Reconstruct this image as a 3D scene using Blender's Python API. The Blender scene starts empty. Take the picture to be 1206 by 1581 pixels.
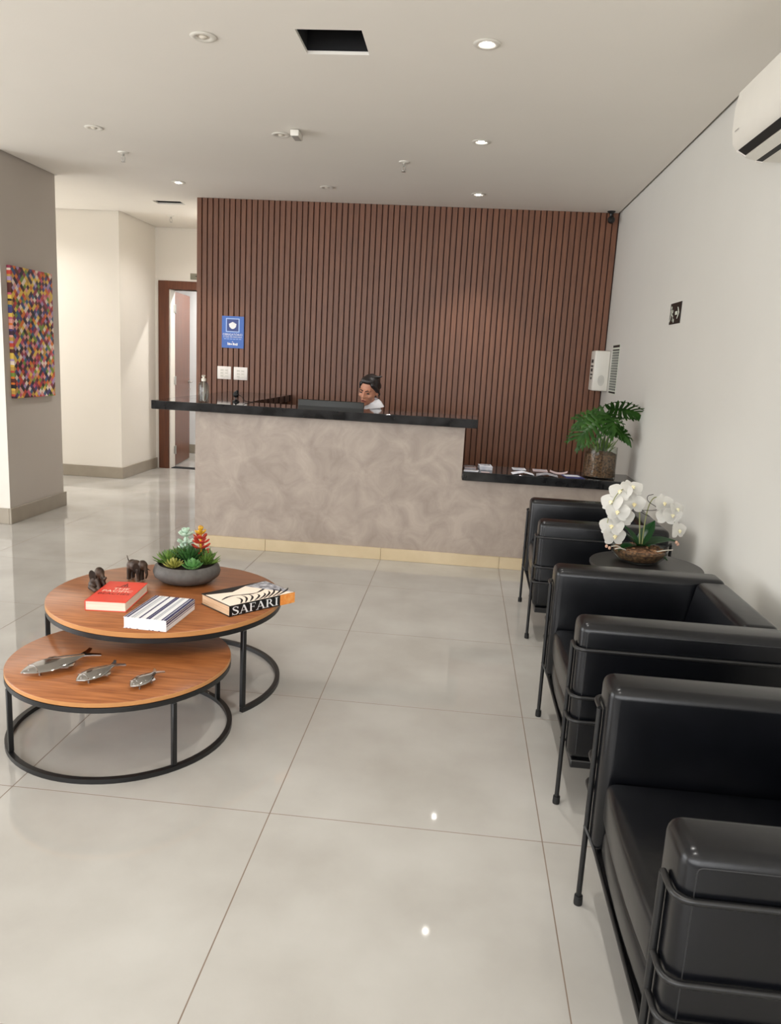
import bpy, bmesh, math, random
from mathutils import Vector, Matrix, Euler, noise as mnoise
random.seed(7)
PI = math.pi
scn = bpy.context.scene
COL = scn.collection

# ------------------------------------------------------------------ camera
F_PX, YAW, PITCH, ROLL, CAM_H = 1191.91, -0.0848641, 0.1945641, 0.0545494, 1.504
ff = Vector((math.sin(YAW)*math.cos(PITCH), math.cos(YAW)*math.cos(PITCH), -math.sin(PITCH)))
r0 = Vector((math.cos(YAW), -math.sin(YAW), 0)); u0 = r0.cross(ff)
rr = math.cos(ROLL)*r0 + math.sin(ROLL)*u0
uu = -math.sin(ROLL)*r0 + math.cos(ROLL)*u0
cd = bpy.data.cameras.new('camera'); cam = bpy.data.objects.new('camera', cd); COL.objects.link(cam)
cd.sensor_fit = 'VERTICAL'; cd.sensor_height = 36; cd.sensor_width = 36; cd.lens = 36*F_PX/1581
cd.clip_start = 0.05
M = Matrix((rr, uu, -ff)).transposed().to_4x4(); M.translation = Vector((0, 0, CAM_H))
cam.matrix_world = M
scn.camera = cam

# ------------------------------------------------------------------ world, light, exposure
scn.view_settings.view_transform = 'Standard'; scn.view_settings.look = 'None'
scn.view_settings.gamma = 1; scn.view_settings.use_curve_mapping = False
scn.view_settings.exposure = 0.97
W = bpy.data.worlds.new('sky'); scn.world = W; W.use_nodes = True
bg = W.node_tree.nodes['Background']; bg.inputs[0].default_value = (0.975, 0.985, 1.0, 1); bg.inputs[1].default_value = 3.5
def portal(name, loc, rot, sx, sy):
    l = bpy.data.lights.new(name, 'AREA'); l.shape = 'RECTANGLE'; l.size = sx; l.size_y = sy
    l.cycles.is_portal = True
    o = bpy.data.objects.new(name, l); o.location = loc; o.rotation_euler = rot; COL.objects.link(o)
portal('front_opening_portal', (-2.65, -2.55, 1.74), (PI/2, 0, 0), 7.5, 1.92)
portal('hall_opening_portal', (-7.05, 7.63, 1.45), (PI/2, 0, -PI/2), 1.4, 2.3)
portal('side_opening_portal', (-7.05, 2.0, 1.45), (PI/2, 0, -PI/2), 5.0, 2.3)
DOWNLIGHT_W, DOWNLIGHT_COL = 28.0, (1.0, 0.97, 0.93)

# ------------------------------------------------------------------ materials
def lin(c):
    o = []
    for v in c:
        v = v/255.0
        o.append(v/12.92 if v <= 0.04045 else ((v+0.055)/1.055)**2.4)
    return tuple(o)
def new_mat(name):
    m = bpy.data.materials.new(name); m.use_nodes = True
    nt = m.node_tree; b = nt.nodes['Principled BSDF']
    return m, nt, b
def mat(name, col, rough=0.5, metal=0.0, var=0.06, scale=12.0, stretch=(1, 1, 1), world=False, bump=0.0, bscale=None,
        col2=None, emis=None, estr=0.0, spec=0.5, detail=4.0, coat=0.0, rnd=0.0, dist=0.0):
    """principled material whose colour is broken up by noise between two tones"""
    m, nt, b = new_mat(name); N = nt.nodes; L = nt.links
    c1 = lin(col)
    c2 = lin(col2) if col2 else tuple(max(0, v*(1-var*2)) for v in c1)
    if world: src = N.new('ShaderNodeNewGeometry').outputs['Position']
    else: src = N.new('ShaderNodeTexCoord').outputs['Object']
    mp = N.new('ShaderNodeMapping'); mp.inputs['Scale'].default_value = stretch; L.new(src, mp.inputs[0])
    nz = N.new('ShaderNodeTexNoise'); nz.inputs['Scale'].default_value = scale; nz.inputs['Detail'].default_value = detail; nz.inputs['Distortion'].default_value = dist; nz.inputs['Roughness'].default_value = 0.62 if dist else 0.5
    L.new(mp.outputs[0], nz.inputs['Vector'])
    cr = N.new('ShaderNodeValToRGB'); cr.color_ramp.elements[0].position = 0.32; cr.color_ramp.elements[1].position = 0.68
    cr.color_ramp.elements[0].color = (*c2, 1); cr.color_ramp.elements[1].color = (*c1, 1)
    L.new(nz.outputs['Fac'], cr.inputs[0])
    out = cr.outputs[0]
    if rnd:
        oi = N.new('ShaderNodeObjectInfo'); mr = N.new('ShaderNodeMapRange')
        mr.inputs['To Min'].default_value = 1-rnd; mr.inputs['To Max'].default_value = 1+rnd
        L.new(oi.outputs['Random'], mr.inputs['Value'])
        hs = N.new('ShaderNodeHueSaturation'); L.new(mr.outputs[0], hs.inputs['Value']); L.new(out, hs.inputs['Color']); out = hs.outputs[0]
    L.new(out, b.inputs['Base Color'])
    b.inputs['Roughness'].default_value = rough; b.inputs['Metallic'].default_value = metal
    b.inputs['Specular IOR Level'].default_value = spec
    b.inputs['Coat Weight'].default_value = coat
    if emis:
        b.inputs['Emission Color'].default_value = (*lin(emis), 1); b.inputs['Emission Strength'].default_value = estr
    if bump:
        n2 = N.new('ShaderNodeTexNoise'); n2.inputs['Scale'].default_value = bscale or scale*3; n2.inputs['Detail'].default_value = 3
        L.new(mp.outputs[0], n2.inputs['Vector'])
        bp = N.new('ShaderNodeBump'); bp.inputs['Strength'].default_value = bump; bp.inputs['Distance'].default_value = 0.004
        L.new(n2.outputs['Fac'], bp.inputs['Height']); L.new(bp.outputs[0], b.inputs['Normal'])
    return m
def glass(name, col=(1, 1, 1), rough=0.02):
    m, nt, b = new_mat(name); N = nt.nodes; L = nt.links
    nt.nodes.remove(b)
    out = [n for n in N if n.type == 'OUTPUT_MATERIAL'][0]
    tr = N.new('ShaderNodeBsdfTransparent'); tr.inputs[0].default_value = (*col, 1)
    gl = N.new('ShaderNodeBsdfGlossy'); gl.inputs['Roughness'].default_value = rough
    lw = N.new('ShaderNodeLayerWeight'); pw = N.new('ShaderNodeMath'); pw.operation = 'POWER'; pw.inputs[1].default_value = 5
    fr = N.new('ShaderNodeMath'); fr.operation = 'MULTIPLY_ADD'; fr.inputs[1].default_value = 0.9; fr.inputs[2].default_value = 0.045
    L.new(lw.outputs['Facing'], pw.inputs[0]); L.new(pw.outputs[0], fr.inputs[0])
    mx = N.new('ShaderNodeMixShader')
    L.new(fr.outputs[0], mx.inputs[0]); L.new(tr.outputs[0], mx.inputs[1]); L.new(gl.outputs[0], mx.inputs[2]); L.new(mx.outputs[0], out.inputs[0])
    return m

MT = {}
MT['tile'] = mat('porcelain_tile', (184, 181, 175), 0.045, var=0.05, scale=2.2, world=True, col2=(168, 164, 157), detail=11, rnd=0.012, spec=0.6)
MT['grout'] = mat('brown_grout', (128, 112, 98), 0.8, scale=20, world=True)
MT['wall'] = mat('off_white_wall_paint', (213, 211, 204), 0.55, var=0.015, scale=1.5, world=True, bump=0.03, bscale=180)
MT['cream'] = mat('cream_wall_paint', (226, 220, 210), 0.6, var=0.015, scale=1.5, world=True, bump=0.03, bscale=180)
MT['taupe'] = mat('taupe_wall_paint', (190, 182, 172), 0.6, var=0.02, scale=1.5, world=True, bump=0.03, bscale=180)
MT['ceil'] = mat('ceiling_paint', (238, 233, 224), 0.7, var=0.012, scale=1.2, world=True)
MT['plenum'] = mat('dark_plenum', (22, 22, 24), 0.9, world=True)  # near-black colour stands in for the shade of the ceiling void
MT['slat'] = mat('walnut_slat', (121, 77, 52), 0.42, scale=9, stretch=(6, 6, 0.5), world=True, col2=(103, 63, 42), rnd=0.06)
MT['slatback'] = mat('dark_walnut_backing', (70, 40, 27), 0.6, scale=9, stretch=(6, 6, 0.5), world=True)
MT['doorwood'] = mat('varnished_door_wood', (104, 58, 34), 0.36, scale=7, stretch=(6, 6, 0.4), world=True, col2=(84, 44, 25))
MT['bboard'] = mat('taupe_baseboard_tile', (158, 148, 133), 0.3, scale=6, world=True)
MT['plinth'] = mat('beige_plinth_tile', (212, 193, 160), 0.35, scale=5, world=True, col2=(200, 180, 146), detail=6)
MT['cement'] = mat('burnished_cement', (178, 164, 152), 0.5, scale=5.5, world=True, col2=(152, 138, 127), detail=12, bump=0.06, bscale=14, dist=0.8)
MT['granite'] = mat('black_granite', (48, 48, 49), 0.06, scale=9, world=True, col2=(22, 22, 23), detail=8, spec=0.5)
MT['lino'] = mat('dark_worktop', (60, 52, 48), 0.5)
MT['leather'] = mat('black_leather', (10, 11, 15), 0.27, scale=20, col2=(6, 7, 10), bump=0.10, bscale=30, spec=0.40)
MT['stitch'] = mat('dark_stitching', (26, 26, 27), 0.6)
MT['blackmetal'] = mat('black_powder_coat', (17, 17, 18), 0.38, scale=60, spec=0.5)
MT['rubber'] = mat('black_rubber', (14, 14, 14), 0.7)
MT['tablewood'] = mat('walnut_veneer', (172, 108, 62), 0.28, scale=5, stretch=(1.2, 14, 6), col2=(132, 76, 40), detail=8, spec=0.45)
MT['tableedge'] = mat('oak_edge_band', (196, 138, 82), 0.4, scale=10)
MT['smoked'] = mat('matt_black_table_top', (38, 36, 35), 0.35)
MT['red'] = mat('red_book_cover', (232, 74, 54), 0.45, var=0.02)
MT['pages'] = mat('book_pages', (240, 228, 212), 0.8, scale=30, stretch=(0.3, 0.3, 14), col2=(222, 206, 186))
MT['oldpages'] = mat('aged_book_pages', (228, 200, 166), 0.8, scale=30, stretch=(0.3, 0.3, 14), col2=(190, 150, 114))
MT['white'] = mat('white_print', (238, 238, 238), 0.5, var=0.01)
MT['cream_ink'] = mat('cream_ink', (250, 232, 214), 0.5, var=0.01)
MT['ink'] = mat('black_ink', (18, 17, 18), 0.45)
MT['navy'] = mat('navy_ink', (42, 38, 92), 0.45, var=0.03)
MT['greyink'] = mat('grey_ink', (188, 190, 196), 0.5, var=0.02)
MT['darkred'] = mat('dark_red_ink', (92, 24, 26), 0.5, var=0.03)
MT['orange'] = mat('orange_print', (236, 138, 52), 0.45, scale=60, col2=(244, 170, 96))
MT['chrome'] = mat('polished_chrome', (168, 164, 160), 0.10, metal=1.0, var=0.03)
MT['bronze'] = mat('dark_bronze', (78, 58, 44), 0.45, metal=0.35, scale=30, col2=(44, 33, 26), bump=0.35, bscale=60)
MT['stonebowl'] = mat('grey_stoneware', (92, 88, 84), 0.6, scale=40, col2=(78, 74, 71))
MT['soil'] = mat('dark_soil', (48, 36, 27), 0.9, scale=60, bump=0.6, bscale=90)
MT['bark'] = mat('bark_chips', (128, 92, 62), 0.8, scale=70, col2=(52, 32, 20), bump=0.9, bscale=90, detail=2)
MT['barkchip'] = mat('bark_chip', (142, 104, 70), 0.8, scale=30, col2=(84, 56, 36), rnd=0.3)
MT['succ'] = mat('succulent_green', (112, 142, 62), 0.45, scale=25, col2=(66, 100, 40))
MT['succdark'] = mat('succulent_dark_green', (64, 108, 50), 0.45, scale=25, col2=(34, 70, 34))
MT['succyel'] = mat('succulent_yellow_green', (168, 166, 84), 0.45, scale=40, col2=(116, 118, 44))
MT['echev'] = mat('echeveria_green', (110, 160, 92), 0.4, scale=25, col2=(70, 122, 62))
MT['mint'] = mat('pale_mint_succulent', (206, 226, 208), 0.45, scale=25, col2=(170, 200, 176))
MT['redsucc'] = mat('red_tipped_succulent', (206, 74, 56), 0.4, scale=34, col2=(178, 52, 40))
MT['yellowsucc'] = mat('yellow_succulent', (222, 178, 52), 0.4, scale=34, col2=(196, 140, 40))
MT['leaf'] = mat('philodendron_leaf', (76, 124, 48), 0.35, scale=14, col2=(46, 88, 34))
MT['stem'] = mat('leaf_stem', (62, 86, 40), 0.5)
MT['orchleaf'] = mat('orchid_leaf', (34, 96, 40), 0.3, scale=10, col2=(22, 72, 30))
MT['petal'] = mat('white_orchid_petal', (246, 244, 238), 0.5, var=0.02, scale=20)
MT['lip'] = mat('yellow_orchid_lip', (244, 240, 208), 0.5, scale=40, col2=(232, 214, 160))
MT['bud'] = mat('orchid_bud', (206, 164, 140), 0.5)
MT['orchstem'] = mat('orchid_stem', (140, 144, 92), 0.5)
MT['root'] = mat('pale_air_root', (176, 170, 156), 0.6)
MT['glass'] = glass('clear_glass', (0.93, 0.95, 0.93))
MT['gel'] = glass('clear_plastic', (0.86, 0.88, 0.87), 0.08)
MT['pump'] = mat('white_pump_plastic', (232, 226, 212), 0.4, var=0.02)
MT['plastic'] = mat('white_plastic', (226, 222, 212), 0.35, var=0.01)
MT['switch'] = mat('white_outlet_plastic', (240, 234, 228), 0.35, var=0.01)
MT['greyplastic'] = mat('grey_plastic', (170, 166, 160), 0.4, var=0.02)
MT['vent'] = mat('black_vent', (24, 22, 21), 0.6)
MT['signblue'] = mat('blue_sign_print', (58, 104, 186), 0.4, var=0.03)
MT['signdark'] = mat('dark_blue_sign_print', (42, 62, 130), 0.4, var=0.03)
MT['signpale'] = mat('pale_blue_sign_print', (170, 196, 240), 0.4, var=0.03)
MT['exitblack'] = mat('black_exit_sign', (24, 22, 18), 0.4)
MT['exitglow'] = mat('pale_exit_print', (214, 220, 204), 0.5, var=0.03)
MT['doorsign'] = mat('grey_door_plate', (128, 124, 108), 0.4, scale=30)
MT['bulb'] = mat('lit_lamp', (255, 255, 255), 0.3, emis=(255, 252, 246), estr=22)
MT['diffuser'] = mat('unlit_lamp', (222, 214, 200), 0.3)
MT['steel'] = mat('brushed_steel', (190, 188, 182), 0.3, metal=1.0)
MT['black'] = mat('black_plastic', (16, 16, 17), 0.35)
MT['monitor'] = mat('dark_monitor_plastic', (34, 36, 34), 0.4)
MT['skin'] = mat('skin', (196, 140, 112), 0.5, scale=30, col2=(184, 124, 98))
MT['hair'] = mat('dark_hair', (42, 34, 32), 0.45, scale=60, stretch=(1, 1, 0.3), col2=(20, 16, 16), bump=0.5, bscale=120)
MT['shirt'] = mat('white_shirt', (244, 244, 248), 0.7, var=0.03, bump=0.1, bscale=40)
MT['trousers'] = mat('dark_trousers', (36, 38, 46), 0.8)
MT['lips'] = mat('lips', (150, 80, 72), 0.4)
MT['paperwhite'] = mat('white_paper', (232, 232, 236), 0.6, scale=30, col2=(206, 208, 220))
MT['paperpink'] = mat('pinkish_paper', (206, 184, 184), 0.6, scale=30)
MT['paperblue'] = mat('navy_paper', (52, 64, 128), 0.45, scale=20, col2=(40, 48, 104))
MT['papergrey'] = mat('grey_printed_paper', (196, 196, 202), 0.6, scale=45, col2=(70, 68, 76))

# ------------------------------------------------------------------ mesh helpers
def link_mesh(name, me, m, parent=None, loc=None):
    o = bpy.data.objects.new(name, me); COL.objects.link(o)
    for mm in (m if isinstance(m, (list, tuple)) else [m]):
        if mm: me.materials.append(MT[mm] if isinstance(mm, str) else mm)
    if parent: o.parent = parent
    if loc: o.location = loc
    return o
def part(name, bm, m, parent=None, smooth=True, loc=None, ang=40):
    bmesh.ops.recalc_face_normals(bm, faces=bm.faces[:])
    me = bpy.data.meshes.new(name)
    if smooth:
        for f in bm.faces: f.smooth = True
        for e in bm.edges:
            if len(e.link_faces) == 2 and e.calc_face_angle(0) > math.radians(ang): e.smooth = False
    bm.to_mesh(me); bm.free()
    return link_mesh(name, me, m, parent, loc)
def BM(): return bmesh.new()
def box(bm, x0, x1, y0, y1, z0, z1, bev=0.0, seg=2):
    t = bmesh.new(); bmesh.ops.create_cube(t, size=1)
    for v in t.verts:
        v.co = Vector(((x0+x1)/2+v.co.x*(x1-x0), (y0+y1)/2+v.co.y*(y1-y0), (z0+z1)/2+v.co.z*(z1-z0)))
    if bev: bmesh.ops.bevel(t, geom=t.edges[:], offset=bev, segments=seg, profile=0.5, affect='EDGES')
    merge(bm, t); return bm
def merge(bm, t, M=None):
    if M is not None: bmesh.ops.transform(t, matrix=M, verts=t.verts[:])
    me = bpy.data.meshes.new('tmp'); t.to_mesh(me); t.free(); bm.from_mesh(me); bpy.data.meshes.remove(me)
def tube(bm, pts, r, n=8, caps=True, taper=None):
    pts = [Vector(p) for p in pts]; rings = []
    n = max(n, 10) if r > 0.002 else n
    up = None
    for i, p in enumerate(pts):
        if i == 0: d = pts[1]-p
        elif i == len(pts)-1: d = p-pts[i-1]
        else: d = (pts[i+1]-p).normalized()+(p-pts[i-1]).normalized()
        d.normalize()
        if up is None:
            a = Vector((0, 0, 1)) if abs(d.z) < 0.9 else Vector((1, 0, 0))
            up = (a-d*a.dot(d)).normalized()
        else: up = (up-d*up.dot(d)).normalized()
        s = d.cross(up)
        rad = r if taper is None else r*taper[i]
        rings.append([bm.verts.new(p+(math.cos(2*PI*k/n)*up+math.sin(2*PI*k/n)*s)*rad) for k in range(n)])
    for a, b in zip(rings, rings[1:]):
        for k in range(n): bm.faces.new((a[k], a[(k+1) % n], b[(k+1) % n], b[k]))
    if caps: bm.faces.new(rings[0][::-1]); bm.faces.new(rings[-1])
    return bm
def rbend(pts, r=0.02, n=4):
    """polyline with rounded corners"""
    pts = [Vector(p) for p in pts]; out = [pts[0]]
    for a, b, c in zip(pts, pts[1:], pts[2:]):
        d1 = (a-b); d2 = (c-b); k = min(r, d1.length*0.45, d2.length*0.45)
        p = b+d1.normalized()*k; q = b+d2.normalized()*k
        for i in range(n+1):
            t = i/n; out.append((1-t)**2*p+2*t*(1-t)*b+t*t*q)
    out.append(pts[-1]); return out
def lathe(bm, prof, n=32, c=(0, 0, 0)):
    rings = []
    for (r, z) in prof:
        if r < 1e-6: rings.append([bm.verts.new((c[0], c[1], c[2]+z))])
        else: rings.append([bm.verts.new((c[0]+r*math.cos(2*PI*k/n), c[1]+r*math.sin(2*PI*k/n), c[2]+z)) for k in range(n)])
    for a, b in zip(rings, rings[1:]):
        for k in range(n):
            k2 = (k+1) % n
            if len(a) == 1 and len(b) == 1: continue
            if len(a) == 1: bm.faces.new((a[0], b[k2], b[k]))
            elif len(b) == 1: bm.faces.new((a[k], a[k2], b[0]))
            else: bm.faces.new((a[k], a[k2], b[k2], b[k]))
    return bm
def ball(bm, c, r, seg=16, M=None):
    t = bmesh.new(); bmesh.ops.create_uvsphere(t, u_segments=seg, v_segments=max(6, seg//2), radius=1)
    rv = r if isinstance(r, (tuple, list)) else (r, r, r)
    for v in t.verts: v.co = Vector((v.co.x*rv[0], v.co.y*rv[1], v.co.z*rv[2]))
    T = Matrix.Translation(c) @ (M.to_4x4() if M is not None else Matrix.Identity(4))
    merge(bm, t, T); return bm
def prism(bm, poly, o, u, v, h):
    """polygon in plane (o,u,v) extruded by vector h"""
    o, u, v, h = Vector(o), Vector(u), Vector(v), Vector(h)
    a = [bm.verts.new(o+u*p[0]+v*p[1]) for p in poly]; b = [bm.verts.new(o+u*p[0]+v*p[1]+h) for p in poly]
    n = len(poly)
    bm.faces.new(a); bm.faces.new(b[::-1])
    for i in range(n): bm.faces.new((a[i], b[i], b[(i+1) % n], a[(i+1) % n]))
    return bm
def flat(bm, poly, o, u, v):
    o, u, v = Vector(o), Vector(u), Vector(v)
    bm.faces.new([bm.verts.new(o+u*p[0]+v*p[1]) for p in poly]); return bm
def rect(x0, x1, y0, y1): return [(x0, y0), (x1, y0), (x1, y1), (x0, y1)]
def remeshed(bm, voxel, smooth=4):
    """fuse overlapping lumps into one continuous skin"""
    me = bpy.data.meshes.new('tmp'); bm.to_mesh(me); bm.free()
    o = bpy.data.objects.new('tmp', me); COL.objects.link(o)
    md = o.modifiers.new('r', 'REMESH'); md.mode = 'VOXEL'; md.voxel_size = voxel
    if smooth:
        s = o.modifiers.new('s', 'SMOOTH'); s.factor = 0.5; s.iterations = smooth
    dg = bpy.context.evaluated_depsgraph_get(); dg.update()
    r = bpy.data.meshes.new_from_object(o.evaluated_get(dg))
    bpy.data.objects.remove(o); bpy.data.meshes.remove(me)
    b2 = bmesh.new(); b2.from_mesh(r); bpy.data.meshes.remove(r)
    return b2
def text_bm(s, size, align='CENTER'):
    cu = bpy.data.curves.new('t', 'FONT'); cu.body = s; cu.size = size; cu.align_x = align; cu.align_y = 'CENTER'; cu.resolution_u = 2
    o = bpy.data.objects.new('t', cu); COL.objects.link(o)
    dg = bpy.context.evaluated_depsgraph_get(); dg.update()
    r = bpy.data.meshes.new_from_object(o.evaluated_get(dg))
    bpy.data.objects.remove(o); bpy.data.curves.remove(cu)
    b = bmesh.new(); b.from_mesh(r); bpy.data.meshes.remove(r); return b
def frame_mat(o, u, v):
    u = Vector(u).normalized(); v = Vector(v).normalized(); w = u.cross(v)
    m = Matrix((u, v, w)).transposed().to_4x4(); m.translation = Vector(o); return m
def tag(o, label, cat, group=None):
    o['label'] = label; o['category'] = cat
    if group: o['group'] = group
    return o
def thing(name, label, cat, loc=(0, 0, 0), rz=0.0, group=None):
    o = bpy.data.objects.new(name, None); COL.objects.link(o); o.empty_display_size = 0.1
    o.location = loc; o.rotation_euler = (0, 0, rz)
    return tag(o, label, cat, group)
def struct(name, bm, m, smooth=False):
    o = part(name, bm, m, None, smooth); o['kind'] = 'structure'; return o
def dup(root, loc, label=None, rz=None, group=None):
    def cp(o, p):
        c = o.copy(); COL.objects.link(c)
        if p: c.parent = p
        for ch in [x for x in bpy.data.objects if x.parent == o]: cp(ch, c)
        return c
    r = cp(root, None); r.location = loc
    if rz is not None: r.rotation_euler = (0, 0, rz)
    if label: r['label'] = label
    if group: r['group'] = group
    return r

# ================================================================== ROOM SHELL
XR, YB, ZC = 1.30, 7.58, 2.915
floor = struct('floor', box(BM(), -7.2, 1.5, -2.7, 11.2, -0.08, -0.0003), 'grout')
TX, TY, TS = -0.5436, 2.2913, 0.9
tile_mesh = {}
for i in range(-8, 3):
    for j in range(-5, 10):
        x0, x1 = TX+i*TS+0.0016, TX+(i+1)*TS-0.0016
        y0, y1 = TY+j*TS+0.0016, TY+(j+1)*TS-0.0016
        x0 = max(x0, -7.0); x1 = min(x1, XR-0.001); y0 = max(y0, -2.5); y1 = min(y1, 11.0)
        if x1-x0 < 0.01 or y1-y0 < 0.01: continue
        if (x1 < -3.85 and 5.95 < y0 and y1 < 6.8) or (x1 < -3.85 and y0 > 8.5) or (x0 > -2.6 and y0 > 7.6): continue
        key = (round(x1-x0, 4), round(y1-y0, 4))
        if key not in tile_mesh:
            b = box(BM(), 0, key[0], 0, key[1], -0.01, 0, 0.0005, 1)
            o = part('floor_tile', b, 'tile', floor, False, (x0, y0, 0)); tile_mesh[key] = o.data
        else:
            o = bpy.data.objects.new('floor_tile', tile_mesh[key]); COL.objects.link(o); o.parent = floor; o.location = (x0, y0, 0)

# ceiling with two square openings and a thin shadow gap along the walls
holes = [(-0.86, -0.555, 3.70, 3.985), (-3.19, -2.90, 7.79, 7.96)]
def ceiling_bm():
    xs = sorted({-7.0, XR-0.016, *[h[0] for h in holes], *[h[1] for h in holes], -3.645, -2.65, -3.815})
    ys = sorted({-2.5, YB-0.03, 9.44, 5.94, 6.83, 8.44, *[h[2] for h in holes], *[h[3] for h in holes]})
    b = BM()
    for x0, x1 in zip(xs, xs[1:]):
        for y0, y1 in zip(ys, ys[1:]):
            cx, cy = (x0+x1)/2, (y0+y1)/2
            if any(h[0] < cx < h[1] and h[2] < cy < h[3] for h in holes): continue
            if cx < -3.645 and 5.94 < cy < 6.83: continue
            if cx < -3.815 and cy > 8.44: continue
            if cx > -2.65 and cy > YB-0.03: continue
            box(b, x0, x1, y0, y1, ZC, ZC+0.014)
    bmesh.ops.remove_doubles(b, verts=b.verts[:], dist=1e-5)
    seen = {}; kill = []
    for f in b.faces:
        k = tuple(round(c, 4) for c in f.calc_center_median())
        if k in seen: kill += [f, seen[k]]
        seen[k] = f
    bmesh.ops.delete(b, geom=list(set(kill)), context='FACES')
    return b
struct('ceiling', ceiling_bm(), 'ceil')
struct('plenum_slab_1', box(BM(), -7.2, 1.5, -2.7, 11.2, 3.12, 3.2), 'plenum')          # unseen slab above the suspended ceiling, void's shade in its colour

struct('wall_right', box(BM(), XR, XR+0.15, -2.5, 7.8, 0, 3.12), 'wall')
back = struct('wall_back', box(BM(), -2.65, XR, YB, YB+0.14, 0, 3.12), 'slatback')
PITCH_S = (XR-0.004+2.648)/73
smesh = None
for k in range(73):
    x = -2.648+PITCH_S*k
    if smesh is None:
        b = box(BM(), 0, PITCH_S-0.0095, -0.024, 0.0, 0.0, ZC+0.01, 0.002, 1)
        o = part('slat', b, 'slat', back, False, (x, YB, 0)); smesh = o.data
    else:
        o = bpy.data.objects.new('slat', smesh); COL.objects.link(o); o.parent = back; o.location = (x, YB, 0)
# pier on the left with the painting, and the blocks of the corridor behind it
def block(name, x0, x1, y0, y1, mats, face_right=False):
    b = box(BM(), x0, x1, y0, y1, 0, 3.12)
    o = struct(name, b, mats)
    if face_right:
        for p in o.data.polygons:
            if p.normal.x > 0.9: p.material_index = 1
    return o
block('wall_left', -7.0, -3.66, 5.95, 6.815, ['cream', 'taupe'], True)
block('wall_hall', -7.0, -3.83, 8.45, 9.6, ['cream'])
block('wall_corridor', -2.65, -2.55, YB+0.14, 9.45, ['cream'])
b = BM()
box(b, -3.83, -3.64, 9.45, 9.6, 0, 3.12); box(b, -3.64, -2.80, 9.45, 9.6, 2.2, 3.12); box(b, -2.80, -2.55, 9.45, 9.6, 0, 3.12)
struct('wall_doorway', b, 'cream')
b = BM(); box(b, -4.9, -2.0, 11.0, 11.1, 0, 3.12); box(b, -5.0, -4.9, 9.6, 11.1, 0, 3.12); box(b, -2.0, -1.9, 9.6, 11.1, 0, 3.12); box(b, -5.0, -1.9, 9.6, 11.1, 2.9, 3.12)
struct('wall_storeroom', b, 'white')
# front and side walls behind and beside the viewer, unseen; open gaps added to let the daylight in
b = BM(); box(b, -7.0, -6.4, -2.6, -2.5, 0, 3.12); box(b, 1.1, 1.45, -2.6, -2.5, 0, 3.12); box(b, -7.0, 1.3, -2.6, -2.5, 2.7, 3.12)
box(b, -6.4, 1.1, -2.6, -2.5, 0, 0.78)  # low unseen sill, added to darken what the granite front reflects
for x in (-4.5, -2.6, -0.7): box(b, x-0.03, x+0.03, -2.58, -2.52, 0.78, 2.7)
MT['dim'] = mat('grey_brown_unseen_wall', (120, 112, 104), 0.6, world=True)
struct('wall_front', b, 'dim')
b = BM(); box(b, -7.1, -7.0, -2.6, -0.5, 0, 3.12); box(b, -7.1, -7.0, 4.5, 7.0, 0, 3.12); box(b, -7.1, -7.0, -0.5, 4.5, 0, 0.3); box(b, -7.1, -7.0, -0.5, 4.5, 2.6, 3.12)
box(b, -7.1, -7.0, 8.3, 8.5, 0, 3.12); box(b, -7.1, -7.0, 7.0, 8.3, 0, 0.3); box(b, -7.1, -7.0, 7.0, 8.3, 2.6, 3.12)
struct('wall_side', b, 'cream')
# baseboards
def bboard(name, boxes, m='bboard'):
    b = BM()
    for q in boxes: box(b, *q, 0.003, 1)
    return struct(name, b, m)
bboard('baseboard_left', [(-3.66, -3.64, 5.93, 6.835, 0, 0.13), (-7.0, -3.66, 5.93, 5.95, 0, 0.13), (-7.0, -3.66, 6.815, 6.835, 0, 0.13)])
bboard('baseboard_hall', [(-7.0, -3.81, 8.43, 8.45, 0, 0.13), (-3.83, -3.81, 8.45, 9.45, 0, 0.13)])
bboard('baseboard_storeroom', [(-4.9, -2.0, 10.98, 11.0, 0, 0.13)])
bboard('baseboard_right', [(1.285, 1.30, -2.5, 5.6, 0, 0.10)])
# door with its frame, standing open into the bright room
b = BM()
box(b, -3.785, -3.655, 9.425, 9.62, 0, 2.30, 0.004, 1); box(b, -2.80, -2.67, 9.425, 9.62, 0, 2.30, 0.004, 1); box(b, -3.655, -2.80, 9.425, 9.62, 2.2, 2.30, 0.004, 1)
d1 = struct('door_1', b, 'doorwood', True)
part('threshold', box(BM(), -3.66, -2.8, 9.47, 9.6, 0, 0.006), 'plenum', d1)
lf = math.radians(96.5)
leafM = Matrix.Translation((-3.69, 9.625, 0)) @ Matrix.Rotation(lf, 4, 'Z')
t = box(BM(), 0.0, 0.80, -0.035, 0.0, 0.012, 2.19, 0.002, 1); b = BM(); merge(b, t, leafM)
leaf = part('door_leaf', b, 'doorwood', d1)
t = BM(); lathe(t, [(0, 0), (0.022, 0), (0.022, 0.012), (0.009, 0.014), (0.009, 0.05), (0, 0.05)], 16)
bmesh.ops.transform(t, matrix=Matrix.Translation((0.74, -0.035, 1.06)) @ Matrix.Rotation(PI/2, 4, 'X'), verts=t.verts[:])
tube(t, rbend([(0.74, -0.08, 1.06), (0.72, -0.085, 1.06), (0.61, -0.085, 1.06)], 0.01), 0.008, 8)
lathe(t, [(0, 0), (0.018, 0), (0.018, 0.01), (0, 0.01)], 12, (0.74, -0.045, 0.96))
b = BM(); merge(b, t, leafM); part('door_handle', b, 'steel', leaf)
for z in (0.22, 1.10, 1.98):
    b = BM(); box(b, -3.654, -3.634, 9.565, 9.615, z-0.05, z+0.05, 0.002, 1)
    tube(b, [(-3.634, 9.612, z-0.055), (-3.634, 9.612, z+0.055)], 0.008, 8)
    part('hinge', b, 'steel', d1)

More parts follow.
